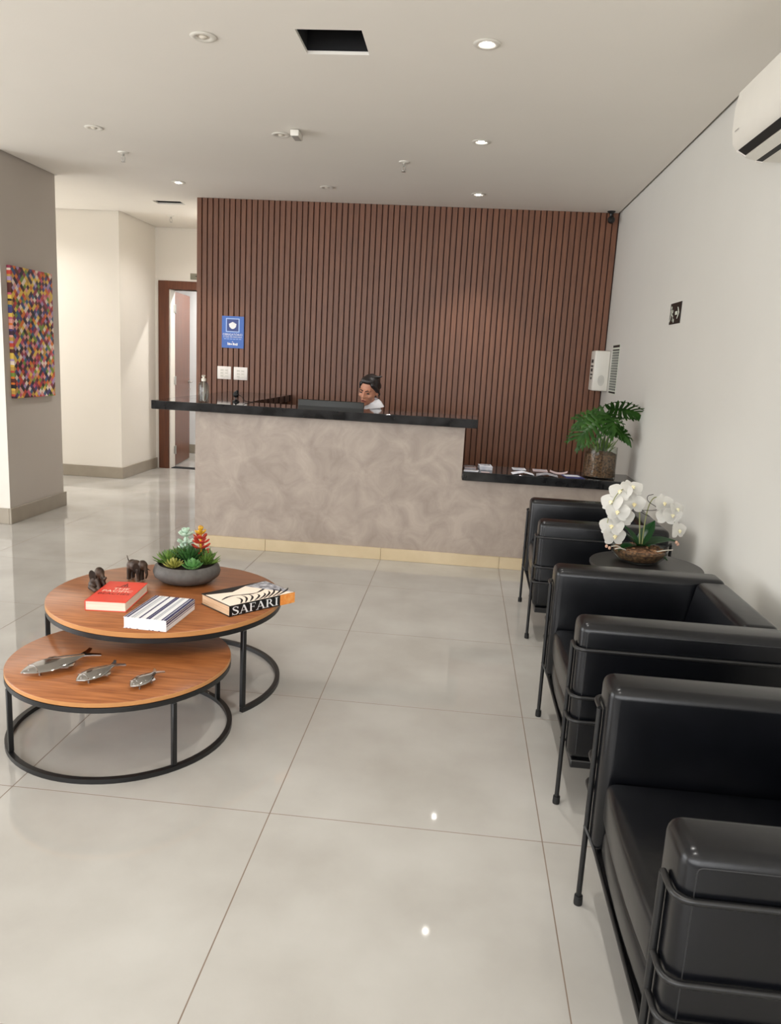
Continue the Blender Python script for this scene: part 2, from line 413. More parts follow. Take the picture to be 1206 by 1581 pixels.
# ================================================================== RECEPTION COUNTER
ct = thing('reception_counter', 'long burnished cement reception counter with black granite tops along the slatted wall', 'counter', (0, 5.72, 0))
def cpart(name, b, m, par=ct, smooth=True):
    bmesh.ops.translate(b, verts=b.verts[:], vec=(0, -5.72, 0)); return part(name, b, m, par, smooth)
b = BM(); prism(b, [(-2.01, 0), (XR-0.002, 0), (XR-0.002, 0.664), (0.03, 0.664), (0.03, 1.048), (-2.01, 1.048)], (0, 5.72, 0), (1, 0, 0), (0, 0, 1), (0, 0.14, 0)); box(b, -2.01, -1.87, 5.862, 7.53, 0.0, 1.048, 0.003, 1)
cpart('body', b, 'cement')
b = BM(); box(b, -2.32, 0.12, 5.63, 6.06, 1.048, 1.113, 0.004, 1)
top = cpart('granite_countertop', b, 'granite')
cpart('granite_return', box(BM(), -2.32, -1.69, 6.061, 7.553, 1.048, 1.113, 0.003, 1), 'granite')
cpart('low_granite_countertop', box(BM(), 0.033, XR-0.002, 5.63, 6.06, 0.664, 0.73, 0.004, 1), 'granite')
for x0, x1 in ((-2.01, -1.4446), (-1.4426, -0.5446), (-0.5426, 0.3554), (0.3574, 1.298)):
    cpart('plinth_tile', box(BM(), x0, x1, 5.70, 5.719, 0, 0.09, 0.002, 1), 'plinth', ct, False)
dk = thing('desk', 'low worktop behind the reception counter carrying the monitor', 'desk', (-0.9, 6.2, 0))
part('desktop', box(BM(), -0.94, 0.9, -0.12, 0.13, 0.72, 0.75, 0.003, 1), 'lino', dk)
for x in (-0.9, 0.85): part('side_panel', box(BM(), x-0.015, x+0.015, -0.1, 0.11, 0, 0.719), 'lino', dk)

# ================================================================== ARMCHAIRS
def armchair(label, loc, rz=0.0):
    t = thing('armchair', label, 'armchair', loc, rz, 'black leather armchairs in a row along the right wall')
    for s in (-1, 1):
        y0, y1 = sorted((s*0.277, s*0.415))
        b = box(BM(), 0.0, 0.69, y0, y1, 0.205, 0.69, 0.030, 4)
        a = part('arm', b, 'leather', t, ang=50)
        b = BM(); yo = s*0.4135
        tube(b, rbend([(0.026, yo, 0.23), (0.026, yo, 0.664), (0.66, yo, 0.664)], 0.012), 0.0017, 5)
        part('stitching', b, 'stitch', a)
    # back: leans away from the sitter
    b = BM()
    prism(b, [(0.475, 0.23), (0.69, 0.23), (0.69, 0.685), (0.565, 0.685)], (0, -0.275, 0), (1, 0, 0), (0, 0, 1), (0, 0.55, 0))
    bmesh.ops.recalc_face_normals(b, faces=b.faces[:])
    bmesh.ops.bevel(b, geom=b.edges[:], offset=0.025, segments=4, profile=0.5, affect='EDGES')
    part('backrest', b, 'leather', t, ang=50)
    def soft(x0, x1, z0, z1, r, bulge):
        b = box(BM(), x0, x1, -0.273, 0.273, z0, z1, r, 4)
        bmesh.ops.subdivide_edges(b, edges=[e for e in b.edges if e.calc_length() > 0.2], cuts=5, use_grid_fill=True)
        for v in b.verts:
            k = max(0, 1-(v.co.y/0.273)**2); q = max(0, 1-((v.co.x-(x0+x1)/2)/((x1-x0)/2))**2)
            if v.co.z > (z0+z1)/2+0.01: v.co.z += bulge*k*q
            if v.co.x < x0+0.012: v.co.x -= 0.010*k
        return b
    part('seat_cushion', soft(0.012, 0.50, 0.315, 0.435, 0.026, 0.014), 'leather', t, ang=50)
    part('seat_base', soft(0.018, 0.50, 0.212, 0.314, 0.034, 0.0), 'leather', t, ang=50)
    part('base_tray', box(BM(), 0.014, 0.68, -0.412, 0.412, 0.176, 0.2045, 0.003, 1), 'blackmetal', t)
    for s in (-1, 1):
        for x, zt in ((-0.009, 0.605), (0.715, 0.60)):
            b = BM(); tube(b, [(x, s*0.345, 0.012), (x, s*0.345, zt)], 0.008, 10)
            l = part('leg', b, 'blackmetal', t)
            b = BM(); lathe(b, [(0, 0), (0.012, 0), (0.013, 0.008), (0.012, 0.028), (0.0, 0.028)], 12, (x, s*0.345, 0))
            part('foot_cap', b, 'rubber', l)
        for z in (0.605, 0.438, 0.352):
            b = BM(); yo = s*0.426
            tube(b, rbend([(-0.009, s*0.345, z), (-0.0095, yo, z), (0.66, yo, z), (0.715, s*0.345, z)], 0.04, 5), 0.0065, 8)
            part('side_rail', b, 'blackmetal', t)
    b = BM(); tube(b, rbend([(-0.014, -0.345, 0.25), (0.010, -0.29, 0.208), (0.010, 0.29, 0.208), (-0.014, 0.345, 0.25)], 0.03, 5), 0.005, 8)
    part('front_rail', b, 'blackmetal', t)
    b = BM(); tube(b, [(0.715, -0.345, 0.45), (0.715, 0.345, 0.45)], 0.0065, 8); part('back_rail', b, 'blackmetal', t)
    return t
ch = armchair('nearest black leather armchair, cut off by the right edge of the photo', (0.439, 1.665, 0))
dup(ch, (0.436, 2.875, 0), 'middle black leather armchair, just in front of the black round side table')
dup(ch, (0.466, 4.56, 0), 'farthest black leather armchair, right against the cement counter', rz=math.radians(-0.8))

# ================================================================== SIDE TABLE AND ORCHID
st = thing('side_table', 'round matt black side table between two armchairs under the orchid', 'side table', (0.935, 3.72, 0))
part('table_top', lathe(BM(), [(0, 0.582), (0.262, 0.582), (0.265, 0.586), (0.265, 0.596), (0.262, 0.6), (0, 0.6)], 64), 'smoked', st)
b = BM(); tube(b, [(0, 0, 0.012), (0, 0, 0.582)], 0.022, 16); part('column', b, 'blackmetal', st)
part('base_plate', lathe(BM(), [(0, 0), (0.19, 0), (0.19, 0.01), (0.03, 0.016), (0, 0.016)], 48), 'blackmetal', st)

orc = thing('orchid', 'white orchid plant with two arching sprays in a glass bowl of bark', 'potted plant', (0.910, 3.78, 0.6005)); orc.scale = (1.0, 1.0, 1.0)
part('glass_bowl', lathe(BM(), [(0, 0.0), (0.075, 0.0), (0.10, 0.006), (0.128, 0.035), (0.137, 0.065), (0.134, 0.07), (0.130, 0.065), (0.121, 0.037), (0.096, 0.012), (0, 0.006)], 48), 'glass', orc)
b = lathe(BM(), [(0, 0.0075), (0.092, 0.0125), (0.117, 0.036), (0.123, 0.052), (0.10, 0.066), (0.05, 0.074), (0, 0.076)], 40)
for v in b.verts: v.co += Vector((0, 0, 1))*(0.006*mnoise.noise(v.co*60))*(1 if v.co.z > 0.04 else 0)
part('bark_fill', b, 'bark', orc)
b = BM()
for k in range(90):
    a = random.uniform(0, 2*PI); r = 0.112*math.sqrt(random.random()); z = 0.074-0.9*r*r
    t = box(BM(), -0.011, 0.011, -0.006, 0.006, -0.0025, 0.0025, 0.001, 1)
    merge(b, t, Matrix.Translation((r*math.cos(a), r*math.sin(a), z)) @ Euler((random.uniform(-.6, .6), random.uniform(-.6, .6), random.uniform(0, 6))).to_matrix().to_4x4())
o = part('bark_chips', b, 'barkchip', orc, False); o['kind'] = 'stuff'
def broad_leaf(L, W, droop, fold=0.15, n=10):
    """oval leaf along +x starting at origin, drooping"""
    b = BM(); rows = []
    for i in range(n+1):
        t = i/n; w = W*math.sin(PI*min(1, 0.06+0.94*t)**0.85)*(0.25 if i == n else 1)
        x = L*t*(1-0.15*droop*t); z = L*(0.55*t-droop*t*t)
        rows.append([b.verts.new((x, w*s, z+abs(s)*w*fold-(0.0 if s else 0.004))) for s in (-1, -0.5, 0, 0.5, 1)])
    for p, q in zip(rows, rows[1:]):
        for k in range(4): b.faces.new((p[k], p[k+1], q[k+1], q[k]))
    bmesh.ops.solidify(b, geom=b.faces[:], thickness=0.002)
    return b
def placed(b, M):
    bmesh.ops.transform(b, matrix=M, verts=b.verts[:]); return b
for az, L, w, dr, ty in ((14, 0.21, 0.062, 0.35, 4), (-25, 0.15, 0.040, 0.35, 30), (175, 0.15, 0.036, 0.25, -15), (205, 0.14, 0.036, 0.55, 10), (-75, 0.10, 0.036, 0.30, 0), (50, 0.17, 0.036, 0.20, -22), (150, 0.13, 0.032, 0.2, -25)):
    part('leaf', placed(broad_leaf(L, w, dr), Matrix.Translation((0.0, 0, 0.072)) @ Matrix.Rotation(math.radians(az), 4, 'Z') @ Matrix.Rotation(math.radians(ty), 4, 'Y')), 'orchleaf', orc)
def curve(pts, n=24):
    pts = [Vector(p) for p in pts]; P = [pts[0]*2-pts[1]]+pts+[pts[-1]*2-pts[-2]]; out = []
    for a, b, c, d in zip(P, P[1:], P[2:], P[3:]):
        for i in range(n//(len(pts)-1)):
            t = i/(n//(len(pts)-1))
            out.append(0.5*((2*b)+(-a+c)*t+(2*a-5*b+4*c-d)*t*t+(-a+3*b-3*c+d)*t**3))
    out.append(pts[-1]); return out
sp1 = curve([(0.0, 0, 0.07), (-0.012, 0, 0.16), (-0.03, 0, 0.245), (-0.085, -0.015, 0.29), (-0.14, -0.03, 0.25), (-0.165, -0.05, 0.15)])
sp2 = curve([(0.02, 0.0, 0.07), (0.025, 0, 0.17), (0.05, 0, 0.235), (0.10, -0.01, 0.262), (0.155, -0.02, 0.23), (0.195, -0.03, 0.15)])
def tall(p): return Vector((p[0]*1.08-(0.055 if p[0] > 0.09 else 0.6*max(0, p[0])), p[1], 0.07+(p[2]-0.07)*1.32))
sp1 = [tall(p) for p in sp1]; sp2 = [tall(p) for p in sp2]
for sp in (sp1, sp2):
    b = BM(); tube(b, sp, 0.0034, 8, taper=[1-0.5*i/len(sp) for i in range(len(sp))]); part('stem', b, 'orchstem', orc)
b = BM(); tube(b, curve([(0.03, -0.005, 0.225), (-0.005, -0.005, 0.24), (-0.015, -0.005, 0.252), (0.05, -0.005, 0.258), (0.058, -0.005, 0.272), (0.014, -0.005, 0.30), (0.01, -0.005, 0.325), (0.035, -0.005, 0.335)], 42), 0.0016, 6)
part('support_wire', b, 'black', orc)
def petal_bm(b, M, L, W, cup):
    rows = []
    n = 6
    t_ = BM()
    for i in range(n+1):
        t = i/n; w = W*(math.sin(PI*min(0.97, 0.10+0.88*t)))**0.7
        rows.append([t_.verts.new((L*t, w*s, cup*L*(t*t)-abs(s)*w*0.25)) for s in (-1, -0.5, 0, 0.5, 1)])
    for p, q in zip(rows, rows[1:]):
        for k in range(4): t_.faces.new((p[k], p[k+1], q[k+1], q[k]))
    bmesh.ops.solidify(t_, geom=t_.faces[:], thickness=0.0012)
    merge(b, t_, M)
def flower(pos, rot, s=1.0):
    base = Matrix.Translation(pos) @ rot.to_matrix().to_4x4() @ Matrix.Scale(s, 4)
    b = BM()
    for a, L, w in ((90, 0.040, 0.017), (218, 0.038, 0.016), (322, 0.038, 0.016)): petal_bm(b, base @ Matrix.Rotation(math.radians(a), 4, 'Z') @ Matrix.Translation((0.003, 0, -0.002)), L, w, -0.15)
    for a in (12, 168): petal_bm(b, base @ Matrix.Rotation(math.radians(a), 4, 'Z') @ Matrix.Translation((0.003, 0, 0.001)), 0.042, 0.027, 0.12)
    f = part('flower', b, 'petal', orc)
    b = BM(); ball(b, (0, 0, 0.005), (0.004, 0.004, 0.006), 10); ball(b, (0, -0.007, 0.006), (0.005, 0.007, 0.004), 10); ball(b, (-0.005, -0.003, 0.007), (0.003, 0.004, 0.004), 8); ball(b, (0.005, -0.003, 0.007), (0.003, 0.004, 0.004), 8)
    part('lip', placed(b, base), 'lip', f)
def E3(rx, ry, rz): return Euler((math.radians(rx), math.radians(ry), math.radians(rz)))
fl = [((-0.055, -0.035, 0.235), (75, 0, 8)), ((-0.125, -0.060, 0.205), (68, 0, -18)), ((-0.10, -0.050, 0.185), (72, 0, 10)), ((-0.145, -0.060, 0.15), (60, 0, -10)), ((-0.13, -0.065, 0.115), (70, 0, 15)),
      ((-0.115, -0.02, 0.275), (55, 0, -30)), ((-0.065, -0.01, 0.292), (40, 0, 20)), ((-0.15, -0.03, 0.235), (60, 0, -40)),
      ((0.125, -0.035, 0.245), (70, 0, 20)), ((0.165, -0.045, 0.205), (70, 0, 10)), ((0.185, -0.03, 0.225), (60, 0, 40)), ((0.20, -0.05, 0.15), (75, 0, 35)), ((0.145, -0.03, 0.195), (60, 0, -15))]
for p, r in fl: flower(tall(p), E3(*r), 1.32 if p[0] < 0 else 1.12)
for p in ((-0.158, -0.065, 0.075), (-0.145, -0.07, 0.07), (0.197, -0.05, 0.105), (0.205, -0.045, 0.098)):
    part('bud', ball(BM(), tall(p), (0.007, 0.007, 0.009), 10), 'bud', orc)
for pts in (((-0.09, -0.06, 0.065), (-0.12, -0.07, 0.082), (-0.15, -0.07, 0.078)), ((-0.08, -0.07, 0.066), (-0.11, -0.085, 0.076), (-0.135, -0.085, 0.07)), ((0.06, -0.07, 0.066), (0.10, -0.075, 0.078), (0.14, -0.07, 0.082))):
    b = BM(); tube(b, curve(pts, 10), 0.003, 6); part('air_root', b, 'root', orc)

# ================================================================== COFFEE TABLES
BC, SC = (-1.27, 3.26), (-1.265, 2.77)
bt = thing('coffee_table', 'taller and larger round walnut coffee table with open C-shaped black base', 'coffee table', (*BC, 0))
part('table_top', lathe(BM(), [(0, 0.386), (0.508, 0.386), (0.510, 0.388), (0.510, 0.408), (0.5085, 0.41), (0, 0.41)], 96), 'tablewood', bt, ang=60)
part('edge_band', lathe(BM(), [(0.5102, 0.388), (0.5112, 0.389), (0.5112, 0.4075), (0.5102, 0.4085)], 96), 'tableedge', bt)
def ring_bar(R, z0, z1, w, a0, a1, n=72):
    b = BM(); closed = abs(a1-a0-360) < 0.1; rings = []
    m = n if closed else n+1
    for i in range(m):
        a = math.radians(a0+(a1-a0)*i/n); c, s = math.cos(a), math.sin(a)
        rings.append([b.verts.new((r*c, r*s, z)) for r, z in ((R-w/2, z0), (R+w/2, z0), (R+w/2, z1), (R-w/2, z1))])
    for i in range(m if closed else m-1):
        p, q = rings[i], rings[(i+1) % m]
        for k in range(4): b.faces.new((p[k], p[(k+1) % 4], q[(k+1) % 4], q[k]))
    if not closed: b.faces.new(rings[0]); b.faces.new(rings[-1][::-1])
    return b
part('top_ring', ring_bar(0.50, 0.366, 0.386, 0.02, 0, 360), 'blackmetal', bt, ang=30)
part('floor_ring', ring_bar(0.502, 0.0, 0.02, 0.02, -32.3, 212.3), 'blackmetal', bt, ang=30)
def square_leg(R, a, z0, z1, w=0.02):
    b = box(BM(), R-w/2, R+w/2, -w/2, w/2, z0, z1, 0.002, 1); return placed(b, Matrix.Rotation(math.radians(a), 4, 'Z'))
for a in (-31.5, 211.5, 90): part('leg', square_leg(0.502, a, 0.0201, 0.3659), 'blackmetal', bt)
sm = thing('coffee_table', 'lower and smaller round walnut coffee table with the chrome fish on it', 'coffee table', (*SC, 0))
part('table_top', lathe(BM(), [(0, 0.281), (0.417, 0.281), (0.419, 0.283), (0.419, 0.298), (0.4175, 0.30), (0, 0.30)], 96), 'tablewood', sm, ang=60)
part('edge_band', lathe(BM(), [(0.4192, 0.283), (0.4202, 0.284), (0.4202, 0.2975), (0.4192, 0.2985)], 96), 'tableedge', sm)
part('top_ring', ring_bar(0.412, 0.262, 0.281, 0.018, 0, 360), 'blackmetal', sm, ang=30)
part('floor_ring', ring_bar(0.418, 0.0, 0.018, 0.02, 0, 360), 'blackmetal', sm, ang=30)
for a in (-41, -136, 45, 139): part('leg', square_leg(0.415, a, 0.0181, 0.2619, 0.018), 'blackmetal', sm)

# --- books
def book(name, label, c, rz, w, d, h, cover, pages, over=0.003, spine=None):
    """w along x, d along y; spine: which edge is closed ('-x','+x','-y')"""
    t = thing(name, label, 'book', (c[0], c[1], c[2]), rz)
    ct_ = 0.003
    part('page_block', box(BM(), -w/2+over, w/2-over, -d/2+over, d/2-over, ct_, h-ct_), pages, t, False)
    b = BM(); box(b, -w/2, w/2, -d/2, d/2, 0, ct_, 0.0008, 1); box(b, -w/2, w/2, -d/2, d/2, h-ct_, h, 0.0008, 1)
    if spine == '-x': box(b, -w/2, -w/2+0.003, -d/2, d/2, 0, h, 0.0008, 1)
    if spine == '+x': box(b, w/2-0.003, w/2, -d/2, d/2, 0, h, 0.0008, 1)
    if spine == '-y': box(b, -w/2, w/2, -d/2, -d/2+0.003, 0, h, 0.0008, 1)
    part('cover', b, cover, t, False)
    return t
TZ = 0.4103
rb = book('book', 'thick red book with cream and dark lettering, nearest the elephants', (-1.436, 3.105, TZ), math.radians(5), 0.172, 0.29, 0.043, 'red', 'pages', spine='-x')
def cover_text(parent, s, size, x, y, z, m, sx=1.0):
    b = placed(text_bm(s, size), Matrix.Translation((x, y, z)) @ Matrix.Diagonal((sx, 1, 1, 1)))
    return part('lettering', b, m, parent, False)
zt = 0.0434
cover_text(rb, 'THE', 0.034, 0.006, 0.035, zt, 'cream_ink', 1.15)
cover_text(rb, 'PACIFIC', 0.038, 0.0, 0.0, zt, 'cream_ink', 0.98)
cover_text(rb, 'BEACHES', 0.034, -0.002, -0.038, zt, 'darkred', 0.98)
b = BM()
flat(b, [(0.0, 0.12), (0.004, 0.12), (0.006, 0.07), (-0.002, 0.07)], (0.004, 0, zt), (1, 0, 0), (0, 1, 0))
flat(b, [(-0.014, 0.068), (-0.008, 0.068), (-0.002, 0.10), (-0.006, 0.10)], (0.004, 0, zt), (1, 0, 0), (0, 1, 0))
flat(b, [(0.018, 0.068), (0.012, 0.068), (0.006, 0.10), (0.010, 0.10)], (0.004, 0, zt), (1, 0, 0), (0, 1, 0))
flat(b, rect(-0.03, 0.03, 0.06, 0.064), (0.004, 0, zt), (1, 0, 0), (0, 1, 0))
part('emblem', b, 'darkred', rb, False)

sb = book('book', 'thick white book with navy and grey stripes beside the red book', (-1.175, 2.935, TZ), math.radians(-2.5), 0.178, 0.29, 0.046, 'white', 'white', over=0.002, spine='+x')
b1, b2 = BM(), BM()
for x, w, g in ((-0.083, 0.005, 0), (-0.072, 0.006, 0), (-0.054, 0.006, 1), (-0.044, 0.003, 1), (-0.022, 0.005, 0), (0.008, 0.006, 0), (0.018, 0.006, 0), (0.038, 0.005, 1), (0.046, 0.003, 1), (0.070, 0.005, 0), (0.082, 0.007, 0)):
    flat(b2 if g else b1, rect(x-w*0.72, x+w*0.72, -0.1447, 0.1447), (0, 0, 0.0464), (1, 0, 0), (0, 1, 0))
for z, w in ((0.040, 0.005), (0.031, 0.007), (0.021, 0.003)): flat(b1, rect(-0.1447, 0.1447, z-w/2, z+w/2), (0.0894, 0, 0), (0, 1, 0), (0, 0, 1))
for x in (-0.075, -0.06, -0.03, 0.02, 0.034, 0.06): flat(b1, rect(x-0.004, x+0.004, 0.0006, 0.0028), (0, -0.1454, 0), (1, 0, 0), (0, 0, 1))
part('navy_stripes', b1, 'navy', sb, False); part('grey_stripes', b2, 'greyink', sb, False)

# SAFARI book: spine runs from (-.911,3.03) to (-.69,3.30)
A, Dp, Bp = Vector((-0.909, 3.015)), Vector((-0.690, 3.282)), Vector((-1.075, 3.158))
du = (Dp-A).normalized(); L_s = (Dp-A).length; rz = math.atan2(du.y, du.x); dv = Vector((-du.y, du.x)); D_s = (Bp-A).dot(dv)
cen = A+du*L_s/2+dv*D_s/2
sf = book('book', 'thick coffee table book with SAFARI on its black spine and zebra cover', (cen.x, cen.y, TZ), rz, L_s, D_s, 0.048, 'ink', 'oldpages', over=0.004, spine='-y')
# cover art: pale plain with zebra-like stripes and a dark band
x0, x1, y0, y1 = -L_s/2, L_s/2, -D_s/2, D_s/2; zt = 0.0484
b = BM(); flat(b, [(x0+0.003, y0+0.001), (x1-0.004, y0+0.001), (x1-0.004, y1-0.004), (x1-0.13, y1-0.02), (x0+0.12, y1-0.062), (x0+0.003, y1-0.03)], (0, 0, zt), (1, 0, 0), (0, 1, 0)); part('cover_picture', b, 'cream_ink', sf, False)
b = BM()
def ribbon(b, pts, w, z, cl=None):
    vs = []
    for i, p in enumerate(pts):
        p = Vector(p); q = Vector(pts[min(i+1, len(pts)-1)])-Vector(pts[max(i-1, 0)]); q.normalize(); n = Vector((-q.y, q.x))
        ww = w[i] if isinstance(w, list) else w
        vs.append((b.verts.new((p.x+n.x*ww, p.y+n.y*ww, z)), b.verts.new((p.x-n.x*ww, p.y-n.y*ww, z))))
    for (a, c), (d, e) in zip(vs, vs[1:]): b.faces.new((a, c, e, d))
for k in range(9):
    xx = x0+0.06+k*0.024; pts = []
    for i in range(8):
        t = i/7; pts.append((xx+0.035*math.sin(t*2.2)+0.01*k*t, y0+0.006+t*(0.075+0.012*math.sin(k*1.3))))
    ribbon(b, pts, [0.0005+0.0042*math.sin(PI*(0.15+0.8*i/7)) for i in range(8)], zt+0.0004)
ribbon(b, [(x0+0.02+0.02*i, y0+0.088+0.018*math.sin(i*0.55)+0.002*i) for i in range(13)], [0.002+0.004*abs(math.sin(i*0.7)) for i in range(13)], zt+0.0004)
part('zebra_stripes', b, 'ink', sf, False)
b = BM(); flat(b, [(x1-0.13, y1-0.02), (x1-0.006, y1-0.006), (x1-0.006, y0+0.004), (x1-0.05, y0+0.05)], (0, 0, zt+0.0003), (1, 0, 0), (0, 1, 0)); part('grey_sky_picture', b, 'papergrey', sf, False)
b = BM(); flat(b, rect(x1-0.082, x1, 0.0, 0.048), (0, y0-0.0005, 0), (1, 0, 0), (0, 0, 1)); part('orange_spine_panel', b, 'orange', sf, False)
# serif lettering drawn as polygons
def glyph(c):
    S = []
    def ser(x, y, w=0.26, h=0.045): S.append(rect(x-w/2, x+w/2, y, y+h))
    def dia(xa, ya, xb, yb, w): S.append([(xa-w/2, ya), (xa+w/2, ya), (xb+w/2, yb), (xb-w/2, yb)])
    if c == 'A':
        dia(0.12, 0, 0.40, 1, 0.05); dia(0.72, 0, 0.40, 1, 0.15); S.append(rect(0.2, 0.62, 0.32, 0.37)); ser(0.11, 0, 0.24); ser(0.72, 0, 0.30); return S, 0.86
    if c == 'F':
        S.append(rect(0.12, 0.26, 0, 1)); S.append(rect(0.2, 0.60, 0.95, 1)); S.append(rect(0.2, 0.48, 0.5, 0.55)); S.append(rect(0.57, 0.60, 0.78, 1)); S.append(rect(0.46, 0.49, 0.42, 0.63)); ser(0.19, 0, 0.32); ser(0.12, 0.955, 0.18); return S, 0.66
    if c == 'I':
        S.append(rect(0.12, 0.26, 0, 1)); ser(0.19, 0, 0.32); ser(0.19, 0.955, 0.32); return S, 0.40
    if c == 'R':
        S.append(rect(0.12, 0.26, 0, 1)); ser(0.19, 0, 0.32); ser(0.12, 0.955, 0.18)
        n = 10
        for i in range(n):
            a0, a1 = PI/2-PI*i/n, PI/2-PI*(i+1)/n
            def o(a, r): return (0.33+r*0.27*math.cos(a)+ (0 if r == 1 else -0.0), 0.735+0.265*(1 if r == 1 else 0.80)*math.sin(a))
            S.append([o(a0, 1), o(a1, 1), o(a1, 0.5), o(a0, 0.5)])
        S.append(rect(0.2, 0.35, 0.95, 1)); S.append(rect(0.2, 0.35, 0.47, 0.52)); dia(0.74, 0, 0.42, 0.5, 0.15); ser(0.78, 0, 0.16); return S, 0.86
    if c == 'S':
        P = [(0.55, 0.74), (0.50, 0.90), (0.36, 0.975), (0.20, 0.93), (0.13, 0.78), (0.22, 0.62), (0.40, 0.49), (0.55, 0.35), (0.56, 0.17), (0.42, 0.03), (0.24, 0.03), (0.13, 0.12), (0.09, 0.28)]
        wd = [0.015, 0.03, 0.03, 0.045, 0.06, 0.075, 0.08, 0.075, 0.06, 0.04, 0.03, 0.03, 0.015]
        pts = []
        for i, p in enumerate(P):
            q = Vector(P[min(i+1, len(P)-1)])-Vector(P[max(i-1, 0)]); q.normalize(); pts.append(((p[0]-q.y*wd[i], p[1]+q.x*wd[i]), (p[0]+q.y*wd[i], p[1]-q.x*wd[i])))
        for (a, c_), (d, e) in zip(pts, pts[1:]): S.append([a, c_, e, d])
        S.append(rect(0.55, 0.58, 0.70, 0.98)); S.append(rect(0.065, 0.095, 0.0, 0.30)); return S, 0.68
b = BM(); x = x0+0.010; hgt = 0.036; kx = (L_s-0.082-0.018)/(0.68+0.86+0.66+0.86+0.86+0.40)
for c in 'SAFARI':
    S, adv = glyph(c)
    for i, p in enumerate(S): flat(b, p, (x, y0-0.0006-0.00004*i, 0.006), (kx, 0, 0), (0, 0, hgt))
    x += adv*kx
part('lettering', b, 'white', sf, False)

# --- succulent bowl
sx, sy = -1.262, 3.485
sc = thing('succulent_bowl', 'grey stoneware bowl of succulents on the large coffee table', 'potted plant', (sx, sy, TZ))
part('bowl', lathe(BM(), [(0, 0), (0.095, 0), (0.125, 0.008), (0.152, 0.03), (0.158, 0.05), (0.150, 0.075), (0.136, 0.088), (0.130, 0.086), (0.140, 0.072), (0.146, 0.05), (0.138, 0.03), (0, 0.02)], 64), 'stonebowl', sc)
part('soil', lathe(BM(), [(0.138, 0.072), (0.09, 0.082), (0, 0.088)], 32), 'soil', sc)
def spike(b, base, d, L, w, curl=0.25, th=0.5, blunt=False):
    """a fleshy pointed leaf"""
    d = Vector(d).normalized(); up = Vector((0, 0, 1)); s = d.cross(up)
    if s.length < 0.05: s = Vector((1, 0, 0))
    s.normalize(); nrm = s.cross(d); rings = []
    for t, k in (((0, 0.3), (0.3, 0.6), (0.62, 1.0), (0.85, 0.95), (0.96, 0.55)) if blunt else ((0, 0.45), (0.3, 0.9), (0.6, 1.0), (0.85, 0.6))):
        c = Vector(base)+d*L*t+nrm*(curl*L*t*t)
        rings.append([b.verts.new(c+s*w*k*math.cos(a)+nrm*w*k*th*math.sin(a)) for a in (0, PI/3, 2*PI/3, PI, 4*PI/3, 5*PI/3)])
    tip = b.verts.new(Vector(base)+d*L+nrm*(curl*L))
    for p, q in zip(rings, rings[1:]):
        for k in range(6): b.faces.new((p[k], p[(k+1) % 6], q[(k+1) % 6], q[k]))
    for k in range(6): b.faces.new((rings[-1][k], rings[-1][(k+1) % 6], tip))
    b.faces.new(rings[0][::-1])
def rosette(c, R, n, w, m, rings=3, e0=15, e1=75, curl=0.25, th=0.5, name='succulent_rosette'):
    b = BM()
    for q in range(rings):
        el = math.radians(e0+(e1-e0)*q/max(1, rings-1)); k = max(3, int(n*(1-0.22*q)))
        for i in range(k):
            a = 2*PI*(i+0.5*(q % 2))/k+random.uniform(-.12, .12); e = el+random.uniform(-.1, .1)
            d = (math.cos(a)*math.cos(e), math.sin(a)*math.cos(e), math.sin(e))
            spike(b, Vector(c)+Vector((d[0], d[1], 0))*0.006+Vector((0, 0, 0.004*q)), d, R*random.uniform(.85, 1.08)*(1-0.10*q), w, curl, th)
    return part(name, b, m, sc)
rosette((-0.085, -0.015, 0.082), 0.078, 16, 0.0065, 'succ', 4, 12, 80)
rosette((-0.045, 0.035, 0.09), 0.075, 16, 0.0065, 'succ', 4, 20, 80)
rosette((0.012, 0.0, 0.095), 0.092, 16, 0.0085, 'succdark', 4, 25, 82)
rosette((0.092, 0.012, 0.084), 0.075, 16, 0.0065, 'succ', 4, 12, 78)
rosette((-0.035, -0.085, 0.082), 0.052, 14, 0.0065, 'succyel', 4, 15, 80)
rosette((0.055, -0.078, 0.082), 0.055, 12, 0.013, 'echev', 4, 10, 75, 0.35, 0.35)
rosette((-0.10, 0.05, 0.08), 0.06, 12, 0.006, 'succdark', 3, 15, 75)
rosette((0.06, 0.07, 0.085), 0.07, 14, 0.0065, 'succ', 3, 20, 78)
def tower(x, y, z0, z1, m, mtop, lean, layers):
    """stacked whorls of blunt fleshy leaves up a stalk; layers of (height fraction, count, elevation, length, width)"""
    b = BM(); b2 = BM()
    for i, (t, n, e, R, w) in enumerate(layers):
        for k in range(n):
            a = 2*PI*k/n+i*0.9; e_ = math.radians(e+random.uniform(-6, 6))
            c = Vector((x+lean[0]*t, y+lean[1]*t, z0+(z1-z0)*t)); d = (math.cos(a)*math.cos(e_), math.sin(a)*math.cos(e_), math.sin(e_))
            spike(b if t < 0.74 else b2, c, d, R, w, 0.30, 0.42, True)
    f = part('succulent_stalk', b, m, sc)
    part('crown_leaves', b2, mtop, f)
    b = BM(); tube(b, [(x, y, 0.08), (x+lean[0], y+lean[1], z1)], 0.006, 8); part('stalk', b, mtop, f)
tower(-0.028, 0.05, 0.11, 0.225, 'mint', 'mint', (0.004, 0.0), [(0.05, 3, 0, 0.032, 0.010), (0.30, 4, 5, 0.040, 0.013), (0.52, 6, 8, 0.044, 0.014), (0.80, 6, 16, 0.042, 0.014), (0.93, 5, 38, 0.032, 0.012), (1.0, 3, 68, 0.020, 0.009)])
